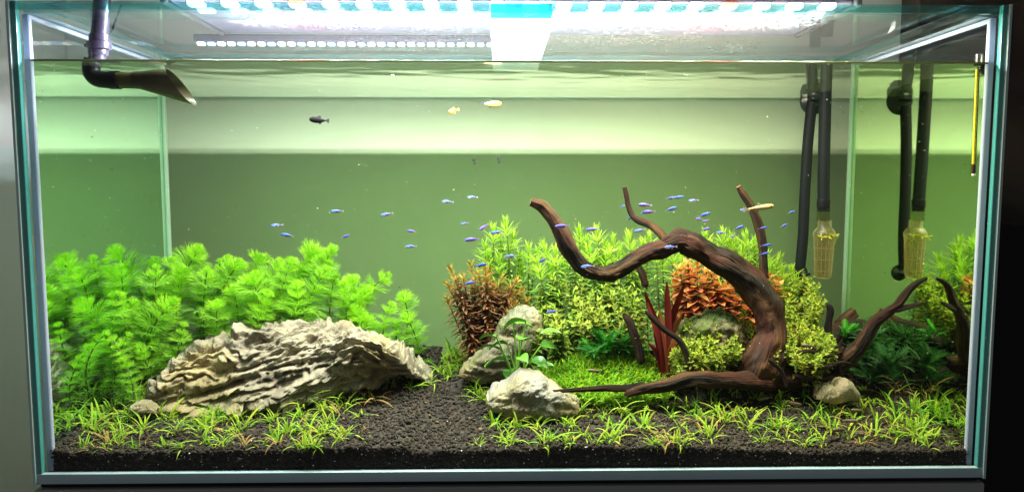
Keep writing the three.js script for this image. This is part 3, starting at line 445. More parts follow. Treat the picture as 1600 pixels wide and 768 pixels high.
const needle = { lower: [0, 1, 2].map(() => whorl(8, 0.0235, 0.0022, 0.32, 0.35)), upper: [0, 1].map(() => whorl(9, 0.021, 0.0021, 0.72, 0.15)), tip: [0, 1].map(() => whorl(9, 0.014, 0.0018, 1.1, 0)) };
const small = { lower: [0, 1, 2].map(() => whorl(4, 0.0125, 0.0058, 0.10, 0.35)), upper: [0, 1].map(() => whorl(4, 0.0120, 0.0056, 0.42, 0.2)), tip: [0, 1].map(() => whorl(4, 0.0070, 0.0036, 0.9, 0)) };
const narrow = { lower: [0, 1, 2].map(() => whorl(5, 0.0175, 0.0034, 0.22, 0.35)), upper: [0, 1].map(() => whorl(5, 0.0160, 0.0034, 0.55, 0.15)), tip: [0, 1].map(() => whorl(5, 0.0105, 0.0030, 0.95, 0)) };
const broad = { lower: [0, 1, 2].map(() => whorl(4, 0.0155, 0.0098, 0.15, 0.45, 0.5)), upper: [0, 1].map(() => whorl(4, 0.0145, 0.0080, 0.5, 0.3, 0.5)), tip: [0, 1].map(() => whorl(4, 0.010, 0.0055, 0.9, 0.1, 0.5)) };
const tiny = { lower: [0, 1, 2].map(() => whorl(4, 0.0080, 0.0040, 0.15, 0.3)), upper: [0, 1].map(() => whorl(4, 0.0078, 0.0038, 0.5, 0.15)), tip: [0, 1].map(() => whorl(4, 0.005, 0.0024, 0.9, 0)) };
const baseFor = (x, z) => V(x, soilY(clamp(x, -XI, XI), z) - 0.002, z);
{
  const G = [leafy(0.27, 0.48, 0.03), leafy(0.32, 0.53, 0.04), leafy(0.22, 0.42, 0.03)], GT2 = [leafy(0.48, 0.72, 0.07), leafy(0.42, 0.66, 0.06)];
  const list = [[790, 350, -0.225], [771, 362, -0.235], [801, 372, -0.24], [758, 388, -0.245], [826, 392, -0.23], [850, 385, -0.24], [868, 398, -0.225], [905, 366, -0.24], [889, 384, -0.25], [933, 364, -0.235], [958, 376, -0.245], [920, 392, -0.22], [983, 372, -0.23], [1004, 384, -0.245], [1024, 392, -0.23], [950, 400, -0.225], [1050, 396, -0.24], [1080, 384, -0.25], [1102, 370, -0.235], [1130, 368, -0.24], [1150, 382, -0.25], [1166, 372, -0.23], [1120, 392, -0.225], [1198, 402, -0.225], [1216, 408, -0.235], [1236, 424, -0.24], [780, 410, -0.22], [1226, 440, -0.22], [840, 412, -0.215], [812, 405, -0.245], [1180, 396, -0.245], [1065, 405, -0.235], [978, 405, -0.25], [880, 415, -0.245], [782, 378, -0.25], [764, 400, -0.23], [815, 420, -0.235], [838, 398, -0.25], [862, 420, -0.225], [897, 400, -0.225], [915, 380, -0.25], [945, 388, -0.25], [968, 395, -0.235], [995, 402, -0.235], [1014, 372, -0.25], [1036, 405, -0.24], [1092, 395, -0.24], [1112, 384, -0.25], [1142, 374, -0.245], [1160, 395, -0.22], [1180, 380, -0.24], [1206, 420, -0.215], [1222, 425, -0.225], [930, 410, -0.24], [1245, 440, -0.235]];
  for (const [tx, ty, z] of list) {
    const tip = at(tx, ty, z), b = baseFor(tip.x + rr(-0.012, 0.012), z);
    stemPlant('needle_weed', 'light green needle weed, ' + (ty < 375 ? 'tall' : ty < 395 ? 'middling' : 'short') + ', ' + (tx < 775 ? 'above the left of the red brown bush' : tx < 800 ? 'above the right of the red brown bush' : tx < 830 ? 'left of the driftwood arm tip' : tx < 870 ? 'right below the driftwood arm tip' : tx < 910 ? 'above the bend of the driftwood arm' : tx < 950 ? 'above the dip of the driftwood arm' : tx < 990 ? 'left of the thin bent branch' : tx < 1030 ? 'behind the thin bent branch' : tx < 1075 ? 'behind the arch peak' : tx < 1115 ? 'just right of the arch peak' : tx < 1155 ? 'above the slope of the arch' : tx < 1190 ? 'left of the upright branch' : tx < 1215 ? 'right of the upright branch' : 'above the tall cushion'), 'needle leaved light green weeds along the back right', b, tip, { ...needle, gap: 0.0056, topLen: 0.022, mats: G, topMats: GT2, tipMats: GT2, stemMat: greenStem, bare: 0.12 });
  }
}
{
  const Rm = [leafy(0.19, 0.075, 0.022), leafy(0.24, 0.10, 0.03), leafy(0.15, 0.055, 0.018)], Rt = [leafy(0.42, 0.26, 0.05), leafy(0.36, 0.18, 0.05)], Ry = [leafy(0.50, 0.38, 0.07), leafy(0.42, 0.30, 0.06)];
  const list = [[706, 424], [714, 440], [724, 436], [736, 416], [748, 430], [738, 450], [760, 438], [772, 446], [784, 438], [796, 450], [728, 466], [752, 460], [776, 470], [800, 476], [712, 468], [745, 485], [768, 490], [792, 492], [758, 420], [730, 490], [718, 455], [742, 440], [766, 425], [790, 462], [760, 500], [736, 505], [780, 505], [722, 478], [708, 450], [804, 460], [806, 440], [815, 455], [822, 472], [700, 446], [812, 485], [700, 470]];
  list.forEach(([tx, ty], k) => {
    const z = -0.185 - 0.035 * hash2(tx, ty), tip = at(tx, ty, z), b = baseFor(lerp(tip.x, at(762, 560, z).x, 0.72) + rr(-0.008, 0.008), z);
    stemPlant('red_brown_weed', 'red brown narrow leaved weed ' + (ty < 438 ? 'at the top' : ty < 462 ? 'in the upper half' : ty < 480 ? 'in the lower half' : 'at the bottom') + ' of its bush, ' + (tx < 722 ? 'left edge' : tx < 742 ? 'left of centre' : tx < 765 ? 'centre' : tx < 785 ? 'right of centre' : 'right edge'), 'red brown weeds between the path and the grey stone', b, tip, { ...narrow, gap: 0.0056, topLen: 0.016, mats: Rm, topMats: Rt, tipMats: Ry, stemMat: brownStem, bare: 0.18, bow: 0.012, turn: 0.8 });
  });
}
{
  const Y = [leafy(0.17, 0.27, 0.025), leafy(0.13, 0.24, 0.02), leafy(0.22, 0.26, 0.035)], Yt = [leafy(0.34, 0.46, 0.06), leafy(0.28, 0.44, 0.05), leafy(0.38, 0.42, 0.07)], Yp = [leafy(0.50, 0.58, 0.10), leafy(0.42, 0.56, 0.08)];
  const list = []; for (let k = 0; k < 84; k++) list.push([rr(826, 1014), 0]);
  list.forEach(([tx], k) => {
    const front = hash2(k, 3), ty = lerp(424, 512, front) + rr(-7, 10) + (tx < 850 ? 18 : 0) + (tx > 985 ? 14 : 0), z = lerp(-0.228, -0.155, front), tip = at(tx, ty, z), b = baseFor(tip.x + rr(-0.014, 0.014), z - rr(0, 0.01));
    stemPlant('yellow_green_weed', 'yellow green oval leaved weed, ' + (ty < 445 ? 'rear' : ty < 470 ? 'second' : ty < 495 ? 'third' : 'front') + ' row, ' + (tx < 850 ? 'above the grey stone' : tx < 880 ? 'right of the grey stone' : tx < 910 ? 'under the bend of the driftwood arm' : tx < 945 ? 'under the dip of the driftwood arm' : tx < 975 ? 'above the dark green fern' : 'left of the red plant'), 'yellow green oval leaved weeds under the driftwood arm', b, tip, { ...small, gap: 0.0062, topLen: 0.018, mats: Y, topMats: Yt, tipMats: Yp, stemMat: greenStem, bare: 0.2, bow: 0.018, turn: 1.57, size: rr(0.6, 1.05) });
  });
}
{
  const O = [leafy(0.54, 0.20, 0.055), leafy(0.60, 0.28, 0.08), leafy(0.46, 0.13, 0.04), leafy(0.40, 0.20, 0.06)], Ot = [leafy(0.72, 0.40, 0.11), leafy(0.66, 0.32, 0.09)], Od = [leafy(0.46, 0.09, 0.035), leafy(0.56, 0.14, 0.04)];
  const list = [[1062, 420], [1075, 412], [1090, 416], [1104, 424], [1082, 432], [1068, 440], [1100, 440], [1120, 436], [1138, 440], [1118, 452], [1142, 458], [1090, 452], [1160, 452], [1128, 466], [1150, 470], [1106, 466], [1185, 440], [1200, 432], [1214, 438], [1208, 452], [1056, 432], [1072, 456], [1168, 466], [1182, 460], [1058, 446], [1082, 444], [1112, 428], [1096, 462], [1130, 450], [1150, 446], [1076, 424], [1118, 474], [1194, 446], [1216, 446]];
  list.forEach(([tx, ty]) => {
    const z = -0.185 - 0.025 * hash2(tx, ty), tip = at(tx, ty, z), b = baseFor(lerp(tip.x, at(1110, 500, z).x, 0.3) + rr(-0.01, 0.01), z);
    stemPlant('orange_weed', 'orange leaved weed ' + (ty < 430 ? 'high' : ty < 452 ? 'midway' : 'low') + ' in its bush, ' + (tx < 1072 ? 'beside the red plant' : tx < 1100 ? 'left of the middle' : tx < 1130 ? 'at the middle' : tx < 1175 ? 'close against the trunk' : 'showing right of the trunk'), 'orange weeds under the driftwood arch', b, tip, { ...broad, gap: 0.0072, topLen: 0.022, mats: O.concat(Od), topMats: O, tipMats: Ot, stemMat: brownStem, bare: 0.1, bow: 0.012, turn: 1.3, size: 1.0 });
  });
}
{
  const Y = [leafy(0.25, 0.33, 0.025), leafy(0.20, 0.30, 0.025), leafy(0.31, 0.32, 0.03)], Yt = [leafy(0.46, 0.54, 0.06), leafy(0.40, 0.52, 0.055), leafy(0.36, 0.48, 0.05)];
  const grp = 'bushy yellow green cushions round the foot of the driftwood';
  const fill = (poly, n, z0, z1, hgt, label, name) => {
    for (let k = 0; k < n; k++) {
      const a = hash2(k, n) * Math.PI * 2, q = Math.sqrt(hash2(n, k + 0.5)), tx = poly[0] + Math.cos(a) * q * poly[2], ty = poly[1] + Math.sin(a) * q * poly[3], z = lerp(z0, z1, clamp((ty - poly[1]) / poly[3] * 0.5 + 0.5 + rr(-0.2, 0.2), 0, 1)), tip = at(tx, ty, z);
      const c0 = at(poly[0], poly[1], z), b = V(lerp(tip.x, c0.x, 0.25) + rr(-0.008, 0.008), Math.max(tip.y - hgt * rr(0.5, 1.2), soilY(tip.x, z) - 0.002), z - rr(0.002, 0.014));
      stemPlant(name, label + (ty < poly[1] - poly[3] * 0.55 ? ', topmost ' : ty < poly[1] - poly[3] * 0.15 ? ', upper ' : ty > poly[1] + poly[3] * 0.55 ? ', lowest ' : ty > poly[1] + poly[3] * 0.15 ? ', lower ' : ', middle ') + (tx < poly[0] - poly[2] * 0.55 ? 'far left' : tx < poly[0] - poly[2] * 0.15 ? 'left' : tx > poly[0] + poly[2] * 0.55 ? 'far right' : tx > poly[0] + poly[2] * 0.15 ? 'right' : 'centre'), grp, b, tip, { ...tiny, gap: 0.0044, topLen: 0.012, mats: Y, topMats: Yt, tipMats: Yt, stemMat: greenStem, bare: 0.05, bow: 0.012, turn: 1.57, stemR: 0.0006, size: rr(0.6, 1.05) });
    }
  };
  fill([1250, 466, 46, 40], 74, -0.215, -0.165, 0.05, 'tiny leaved weed in the tall cushion right of the trunk', 'cushion_weed');
  fill([1258, 530, 50, 32], 64, -0.155, -0.085, 0.03, 'tiny leaved weed spilling over roots right of the trunk', 'cushion_weed');
  fill([1110, 534, 52, 34], 84, -0.135, -0.10, 0.022, 'tiny leaved weed covering the mossy stone', 'cushion_weed');
  fill([1154, 510, 22, 26], 20, -0.15, -0.13, 0.02, 'tiny leaved weed against the left of the trunk', 'cushion_weed');
  fill([1064, 556, 12, 18], 8, -0.115, -0.10, 0.02, 'tiny leaved weed left of the thin black stick', 'cushion_weed');
}
// --- red plant: long blades rising from one crown
{
  const t = thing('red_plant', 'deep red plant with long pointed blades right of the dark green fern', 'water plant', baseFor(at(1040, 560, -0.135).x, -0.135));
  const mats = [leafy(0.30, 0.018, 0.02, 0.4), leafy(0.22, 0.02, 0.018, 0.4), leafy(0.42, 0.12, 0.06, 0.4)];
  const tips = [[1042, 440, 1], [1008, 455, 0], [1012, 472, 1], [1058, 470, 1], [1066, 492, 2], [1048, 500, 0], [1022, 510, 1], [1014, 536, 0], [1060, 520, 2], [1030, 480, 2], [1050, 540, 0], [1022, 545, 1], [1070, 440, 1]];
  tips.forEach(([px, py, m], k) => {
    const tip = at(px, py, -0.135 + rr(-0.02, 0.02)).sub(t.position), base = V(rr(-0.005, 0.005), 0.004 + rr(0, 0.012), rr(-0.004, 0.004)), g = new MB(), pts = [], ws = [], sides = [];
    for (let i = 0; i <= 8; i++) { const s = i / 8, p = base.clone().lerp(tip, s); p.x -= (tip.x - base.x) * 0.45 * Math.sin(Math.PI * s) * (1 - s); p.y += 0.006 * Math.sin(Math.PI * s); pts.push(p); ws.push(0.0072 * Math.pow(Math.sin(Math.PI * clamp(Math.pow(s, 1.25), 0.03, 0.985)), 0.9) + 0.0012); sides.push(V(1, 0, 0).applyAxisAngle(UPV, (hash2(k, 2) - 0.5) * 1.6 + 0.7 * (s - 0.5)).addScaledVector(UPV, -0.4 * Math.sign(tip.x) * 0.6).normalize()); }
    g.ribbon(pts, ws, sides); part('leaf', g.geo(), mats[m], t);
  });
}
// --- dark green ferns: lobed fronds from one point
function fern(name, label, base, n, len, mats, group, dir = 0) {
  const t = thing(name, label, 'fern', base, group);
  const frond = (L) => {
    const m = new MB(), N = 11, pts = [], ws = [];
    for (let i = 0; i <= N; i++) { const s = i / N; pts.push(V(L * s, L * (0.30 * s - 0.42 * s * s), 0)); ws.push(L * 0.10 * Math.sin(Math.PI * clamp(s * 0.9 + 0.06, 0, 1)) + 0.0004); }
    m.ribbon(pts, ws, V(0, 0, 1));
    for (let i = 2; i < N; i++) for (const sd of [-1, 1]) { const s = i / N, p = pts[i], w = L * 0.20 * Math.sin(Math.PI * clamp(s * 0.85 + 0.1, 0, 1)) * rr(0.7, 1.2), q = p.clone().add(V(w * 0.7, rr(-0.15, 0.15) * w, sd * w)); m.ribbon([p, p.clone().lerp(q, 0.5), q], [L * 0.055, L * 0.05, 0.0006], V(1, 0, 0.2 * sd)); }
    return m.geo();
  };
  const shapes = [frond(len), frond(len * 0.85), frond(len * 0.7), frond(len * 1.1)];
  for (let k = 0; k < n; k++) { const f = part('frond', pick(shapes), pick(mats), t, V(rr(-0.005, 0.005), rr(0, 0.008), rr(-0.005, 0.005))); f.rotation.set(rr(-0.4, 0.4), k / n * Math.PI * 2 * 2.4 + dir, rr(0.1, 1.15), 'YXZ'); }
  return t;
}
{
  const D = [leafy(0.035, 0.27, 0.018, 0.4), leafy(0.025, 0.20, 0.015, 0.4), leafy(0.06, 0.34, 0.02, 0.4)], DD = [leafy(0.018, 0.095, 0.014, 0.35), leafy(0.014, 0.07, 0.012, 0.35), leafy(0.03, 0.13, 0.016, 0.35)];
  for (const [px, py, z, n, l, w] of [[950, 548, -0.155, 30, 0.034, 'in the middle of the green carpet'], [925, 556, -0.15, 18, 0.026, 'at the left behind the green carpet'], [975, 546, -0.155, 20, 0.028, 'beside the black stick']]) { const p = at(px, py, z); fern('fern', 'dark green fern with lobed fronds ' + w, V(p.x, Math.max(p.y - 0.004, soilY(p.x, z)), z), n, l, D); }
  const f2 = [[1352, 566, -0.15, 26, 0.034], [1378, 560, -0.165, 26, 0.036], [1330, 575, -0.165, 20, 0.028], [1362, 588, -0.13, 22, 0.028], [1392, 575, -0.15, 22, 0.03], [1335, 532, -0.19, 16, 0.024], [1400, 545, -0.175, 22, 0.032], [1425, 570, -0.12, 22, 0.03], [1405, 590, -0.11, 16, 0.024]];
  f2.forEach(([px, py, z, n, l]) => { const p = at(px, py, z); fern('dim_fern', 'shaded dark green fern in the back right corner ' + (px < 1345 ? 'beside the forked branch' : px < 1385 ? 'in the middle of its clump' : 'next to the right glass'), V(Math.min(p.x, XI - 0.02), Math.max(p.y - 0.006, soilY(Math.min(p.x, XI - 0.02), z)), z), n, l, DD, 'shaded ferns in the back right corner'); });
  const p3 = at(1322, 528, -0.16); fern('fern', 'small bright green fern tuft between the two right roots', V(p3.x, p3.y, -0.16), 14, 0.018, D);
}
// --- broad leaved plant at the centre
{
  const p = ground(812, 585), t = thing('broad_leaf_plant', 'small plant with round glossy green leaves in front of the grey stone', 'water plant', V(at(808, 575, -0.112).x, soilY(at(808, 575, -0.112).x, -0.112), -0.112));
  const mats = [std(0.10, 0.30, 0.03, 0.35, { side: THREE.DoubleSide }), std(0.065, 0.20, 0.025, 0.35, { side: THREE.DoubleSide }), std(0.16, 0.42, 0.035, 0.35, { side: THREE.DoubleSide })];
  const leaf = (L, W) => { const m = new MB(), N = 8, rows = []; for (let i = 0; i <= N; i++) { const s = i / N, w = W * 0.5 * Math.pow(Math.sin(Math.PI * clamp(Math.pow(s, 0.85), 0.02, 0.985)), 0.65), y = L * (0.12 * Math.sin(Math.PI * s) - 0.22 * s * s); rows.push([-1, -0.5, 0, 0.5, 1].map((f) => m.v(L * s, y - 0.16 * W * (1 - Math.abs(f)), w * f))); } for (let i = 0; i < N; i++) for (let j = 0; j < 4; j++) m.q(rows[i][j], rows[i][j + 1], rows[i + 1][j + 1], rows[i + 1][j]); return m.geo(); };
  const shapes = [leaf(0.022, 0.0145), leaf(0.026, 0.0165), leaf(0.019, 0.013)];
  const list = [[802, 503, 2, 0.2, 0], [822, 500, 2, 2.8, 1], [845, 520, 0, 0.0, 0], [780, 542, 1, 3.0, 1], [790, 560, 0, 3.6, 1], [812, 556, 0, -1.2, 2], [845, 540, 1, 0.5, 1], [830, 560, 1, -0.7, 0], [775, 525, 2, 2.7, 2], [800, 575, 1, -1.9, 0], [840, 572, 1, 0.1, 2], [812, 530, 0, 1.2, 0], [792, 535, 0, 3.4, 0]];
  list.forEach(([px, py, m, turn, k], n) => {
    const e = at(px, py, -0.112 + (n % 3 - 1) * 0.012).sub(t.position), st = new MB(), b = V(rr(-0.003, 0.003), 0.001, rr(-0.003, 0.003)); st.tube([b, b.clone().lerp(e, 0.5).add(V(-e.x * 0.2, 0.004, 0)), e], [0.0011, 0.001, 0.0009], 6); part('leaf_stalk', st.geo(), mats[2], t);
    const l = part('leaf', shapes[k], mats[m], t, e); l.rotation.set(rr(0.1, 0.55), turn, rr(-0.2, 0.25), 'YXZ');
  });
}
// --- grass: blades, tufts, carpet
const GR = [leafy(0.19, 0.42, 0.02), leafy(0.28, 0.48, 0.03), leafy(0.38, 0.48, 0.04), leafy(0.11, 0.30, 0.02), leafy(0.36, 0.23, 0.08)];
function bladeShape(L, W, bend) { const m = new MB(), pts = [], ws = [], N = 6; for (let i = 0; i <= N; i++) { const s = i / N, a = 0.2 + bend * s; pts.push(i ? pts[i - 1].clone().add(V(Math.sin(a) * L / N, Math.cos(a) * L / N, 0)) : V(0, 0, 0)); ws.push(W * (0.55 + 0.9 * s * (1 - s) * 1.6) * (1 - Math.pow(s, 4)) + 0.0002); } m.ribbon(pts, ws, V(0, 0, 1)); return m.geo(); }
const blades = [[0.021, 0.0017, 1.0], [0.026, 0.0018, 1.5], [0.018, 0.0019, 0.6], [0.024, 0.0016, 2.1], [0.030, 0.0016, 1.1], [0.014, 0.0015, 1.2], [0.019, 0.0015, 2.6]].map((a) => bladeShape(...a));
function tuftProto(n, mats) { const t = new THREE.Group(); for (let k = 0; k < n; k++) { const b = part('blade', pick(blades), pick(mats), t, V(rr(-0.0045, 0.0045), rr(-0.001, 0), rr(-0.0045, 0.0045))); b.rotation.set(rr(-0.35, 0.35), k / n * 6.283 * 2 + rr(-0.7, 0.7), rr(-0.65, 0.3), 'YXZ'); b.scale.setScalar(rr(0.55, 1.2)); } return t; }
const G3 = [GR[0], GR[1], GR[1], GR[2], GR[2]];
const protos = [tuftProto(17, G3), tuftProto(20, G3), tuftProto(14, [...G3, GR[4]]), tuftProto(13, [...G3, GR[4]]), tuftProto(16, [GR[0], GR[1], GR[2]]), tuftProto(13, [GR[0], GR[1], GR[3]]), tuftProto(19, G3), tuftProto(15, G3), tuftProto(7, [...G3, GR[4]]), tuftProto(6, G3), tuftProto(19, G3), tuftProto(9, [GR[1], GR[4], GR[2]]), tuftProto(12, G3)];
function tuft(px, py, s, label, group, proto) {
  const g = ground(px, py), t = (proto ?? pick(protos)).clone(); t.name = numbered('grass_tuft'); t.position.copy(g); t.position.y -= 0.0012; t.rotation.y = rr(0, 6.28); t.rotation.z = rr(-0.12, 0.12); t.scale.setScalar(1.02 * s * rr(0.65, 1.25)); scene.add(t); tag(t, label, 'grass tuft', group); return t;
}
const leftSpots = [[135, 668], [130, 696], [180, 696], [175, 656], [190, 608], [215, 616], [212, 700], [185, 680], [240, 600], [225, 640], [222, 674], [258, 656], [257, 696], [275, 676], [290, 652], [285, 700], [285, 664], [320, 655], [325, 668], [325, 694], [340, 658], [345, 690], [362, 658], [372, 674], [382, 695], [385, 650], [400, 652], [155, 640], [165, 690], [200, 655], [150, 676], [405, 650], [430, 652], [432, 672], [425, 658], [450, 676], [470, 652], [475, 636], [505, 642], [510, 662], [520, 666], [485, 676], [490, 696], [475, 706], [430, 690], [412, 697], [530, 680], [545, 627], [555, 618], [560, 650], [575, 622], [585, 627], [580, 612], [600, 608], [615, 603], [565, 672], [640, 607], [660, 602], [675, 597], [525, 636], [172, 628], [148, 655]];
const rightSpots = [[730, 592], [745, 602], [760, 596], [740, 612], [755, 622], [770, 642], [785, 642], [775, 667], [790, 652], [745, 696], [780, 692], [797, 692], [803, 667], [815, 655], [825, 650], [840, 666], [850, 701], [860, 645], [885, 652], [890, 666], [890, 700], [915, 682], [925, 637], [925, 652], [930, 700], [945, 628], [955, 667], [955, 686], [962, 642], [975, 676], [995, 637], [1002, 642], [1010, 661], [1015, 676], [1040, 682], [1045, 637], [1050, 652], [1065, 666], [1075, 642], [1080, 682], [1085, 637], [1090, 661], [1105, 671], [1115, 632], [1120, 647], [1125, 661], [1130, 656], [1145, 618], [1150, 647], [1165, 671], [1170, 656], [1175, 641], [1185, 622], [1190, 690]];
const farSpots = [[1203, 616], [1222, 666], [1220, 641], [1225, 686], [1232, 618], [1265, 618], [1260, 696], [1265, 661], [1272, 641], [1270, 681], [1305, 647], [1310, 656], [1300, 676], [1325, 686], [1345, 627], [1348, 641], [1350, 666], [1355, 691], [1375, 661], [1385, 681], [1400, 661], [1405, 647], [1410, 686], [1420, 666], [1395, 622], [1425, 651], [1435, 676], [1430, 641], [1460, 681], [1450, 696], [1483, 695], [1455, 656], [1210, 655], [1335, 655]];
const row = (y) => y > 688 ? 'in the front row' : y > 668 ? 'one row behind the front glass' : y > 648 ? 'halfway to the back' : y > 628 ? 'towards the back' : 'in the rearmost row';
const beside = (x) => x < 160 ? 'by the left glass' : x < 205 ? 'left of the small stone' : x < 255 ? 'below the small stone at the left' : x < 300 ? 'below the left foot of the large stone' : x < 350 ? 'under the left third of the layered stone' : x < 400 ? 'left of the large stone middle' : x < 450 ? 'under the middle of the layered stone' : x < 500 ? 'right of the layered stone middle' : x < 550 ? 'under the dark hollow of the layered stone' : x < 600 ? 'at the left edge of the bare path' : x < 700 ? 'where the layered stone ends' : x < 762 ? 'at the right edge of the bare path' : x < 815 ? 'left of the white stone' : x < 870 ? 'below the white stone' : x < 930 ? 'below the thin root tip' : x < 970 ? 'below the green carpet' : x < 1020 ? 'below the thick end of the root' : x < 1065 ? 'below the red plant' : x < 1110 ? 'below the black forked stick' : x < 1150 ? 'under the middle of the root' : x < 1200 ? 'left of the trunk foot' : x < 1240 ? 'below the trunk' : x < 1275 ? 'left of the tan stone' : x < 1320 ? 'below the tan stone' : x < 1360 ? 'right of the tan stone' : x < 1410 ? 'under the forked branch' : x < 1445 ? 'near the right glass' : 'against the right glass';
for (const [list, n, side] of [[leftSpots, 52, 0], [rightSpots, 44, 1], [farSpots, 34, 2]]) for (let k = 0; k < n; k++) { const y = rr(608, 702), f = (y - 608) / 94; list.push([side === 0 ? rr(104 + 20 * (1 - f) * 3, lerp(600, 528, f)) : side === 1 ? rr(lerp(735, 750, f), 1195) : rr(1200, 1488), y]); }
for (const [list, grp] of [[leftSpots, 'grass tufts left of the bare path'], [rightSpots, 'grass tufts right of the bare path'], [farSpots, 'grass tufts at the lower right']]) for (const [x, y] of list) tuft(x, y, y > 690 ? 0.8 : 1.0, 'grass tuft ' + row(y) + ', ' + beside(x), grp);
for (const [x, y, s] of [[700, 566, 1.5], [712, 560, 1.9], [722, 566, 1.8], [708, 575, 1.5], [690, 580, 1.1], [718, 578, 1.5], [682, 586, 0.9], [728, 572, 1.6], [700, 588, 1.1]]) tuft(x, y, s, 'taller grass tuft beside the red brown weeds, ' + (y < 570 ? 'rearmost ' : 'foremost ') + (x < 705 ? 'at the left' : x < 718 ? 'in the middle' : 'at the right'), 'tall grass tufts at the back of the path', protos[4]);
// dense carpet in the middle right
{
  const N = 8500, im = shade(new THREE.InstancedMesh(bladeShape(0.0125, 0.0017, 0.9), leafy(1, 1, 1, 0.45), N)), M = new THREE.Matrix4(), Q = new THREE.Quaternion(), E = new THREE.Euler(); im.name = 'grass_carpet';
  const a = at(835, 590, -0.11).x, b = at(1062, 590, -0.11).x;
  for (let i = 0; i < N; i++) {
    let x, z; do { x = lerp(a, b, rnd()); z = lerp(-0.182, -0.092, rnd()); } while (Math.pow((x - (a + b) / 2) / ((b - a) / 2), 2) + Math.pow((z + 0.137) / 0.045, 2) > 1.05 + 0.3 * noise(x * 60, z * 60, 1));
    M.compose(V(x, soilY(x, z) - 0.001 + 0.006 * hash2(i, 1), z), Q.setFromEuler(E.set(rr(-0.5, 0.5), rr(0, 6.28), rr(-0.5, 0.3), 'YXZ')), V(1, rr(0.7, 1.5), 1).multiplyScalar(rr(0.85, 1.25))); im.setMatrixAt(i, M);
    const y = rnd(); im.setColorAt(i, C(lerp(0.17, 0.44, y), lerp(0.46, 0.62, y), 0.025));
  }
  scene.add(im); tag(im, 'dense bright green carpet of short grass behind the white stone', null, null, 'stuff');
}
// ------------------------------------------------------------------ filter pipes, thermometer and other gear
const BLACK = std(0.006, 0.006, 0.009, 0.35, { specularIntensity: 0.4 }), DARK = std(0.005, 0.007, 0.009, 0.6, { specularIntensity: 0.25 });
function pipe(name, pts, z, r, mat, parent, n = 16) { const ps = pts.map((p) => at(p[0], p[1], p[2] ?? z)), c = new THREE.CatmullRomCurve3(ps, false, 'centripetal'); return part(name, new THREE.TubeGeometry(c, Math.max(6, pts.length * 10), pxSize(r, z), n, false), mat, parent); }
function ringOn(name, px, py0, py1, z, r, mat, parent, bev = 0.0006) { const a = at(px, py0, z), b = at(px, py1, z), h = a.y - b.y, R = pxSize(r, z); const prof = [[0.0001, 0], [R - bev, 0], [R, bev], [R, h - bev], [R - bev, h], [0.0001, h]].map((p) => new THREE.Vector2(...p)); return part(name, new THREE.LatheGeometry(prof, 24), mat, parent, b); }
{
  const z = -0.047, t = thing('filter_outlet', 'black filter outlet pipe with flared brown spout in the upper left corner', 'filter pipe');
  const purple = std(0.020, 0.016, 0.034, 0.25, { clearcoat: 0.4 });
  pipe('pipe', [[159, -6], [157, 30], [154, 60], [151, 94]], z, 12, purple, t, 24);
  ringOn('collar', 155, 54, 66, z, 14.5, purple, t); ringOn('collar', 154, 66, 77, z, 17, purple, t); ringOn('collar', 153, 77, 86, z, 14, purple, t);
  part('collar_screw', new THREE.CylinderGeometry(0.0018, 0.0018, 0.012, 10).rotateZ(Math.PI / 2), purple, t, at(142, 71, z));
  pipe('elbow', [[145, 93], [142, 104], [143, 114], [150, 122], [162, 124.5], [176, 125]], z, 12.5, BLACK, t, 24);
  pipe('sleeve', [[172, 125], [186, 125]], z, 13.8, BLACK, t, 24);
  pipe('sleeve', [[184, 125], [214, 126]], z, 12.3, std(0.06, 0.048, 0.018, 0.2, { transmission: 0.35, thickness: 0, side: THREE.DoubleSide }), t, 24);
  const m = new MB(), NA = 40, NS = 22, k0 = pxSize(1, z), o = at(210, 125, z); let last;
  for (let i = 0; i <= NS; i++) {
    const ring = [];
    for (let j = 0; j < NA; j++) {
      const a = j / NA * Math.PI * 2, up = Math.sin(a) * 0.5 + 0.5, X = lerp(91, 50, Math.pow(up, 0.8)) * (i / NS), x = X;
      const topY = 13 + 3.5 * sstep(6, 40, x) , botY = -13 - 0.30 * Math.max(0, x - 6), cy = (topY + botY) / 2, hy = (topY - botY) / 2, zz = 12.5 + 0.16 * x;
      ring.push(m.v(o.x + x * k0, o.y + (cy + hy * Math.sin(a)) * k0, o.z + Math.cos(a) * zz * k0));
    }
    if (last) for (let j = 0; j < NA; j++) m.q(last[j], last[(j + 1) % NA], ring[(j + 1) % NA], ring[j]); last = ring;
  }
  part('spout', m.geo(), std(0.05, 0.044, 0.024, 0.2, { specularIntensity: 0.5, transmission: 0.45, thickness: 0, side: THREE.DoubleSide }), t);
  const cb = thing('power_cable', 'thin black cable hanging behind the filter outlet pipe', 'cable'); pipe('wire', [[189, 8], [184, 22], [178, 38], [173, 52]], -0.24, 1.6, BLACK, cb, 8);
}
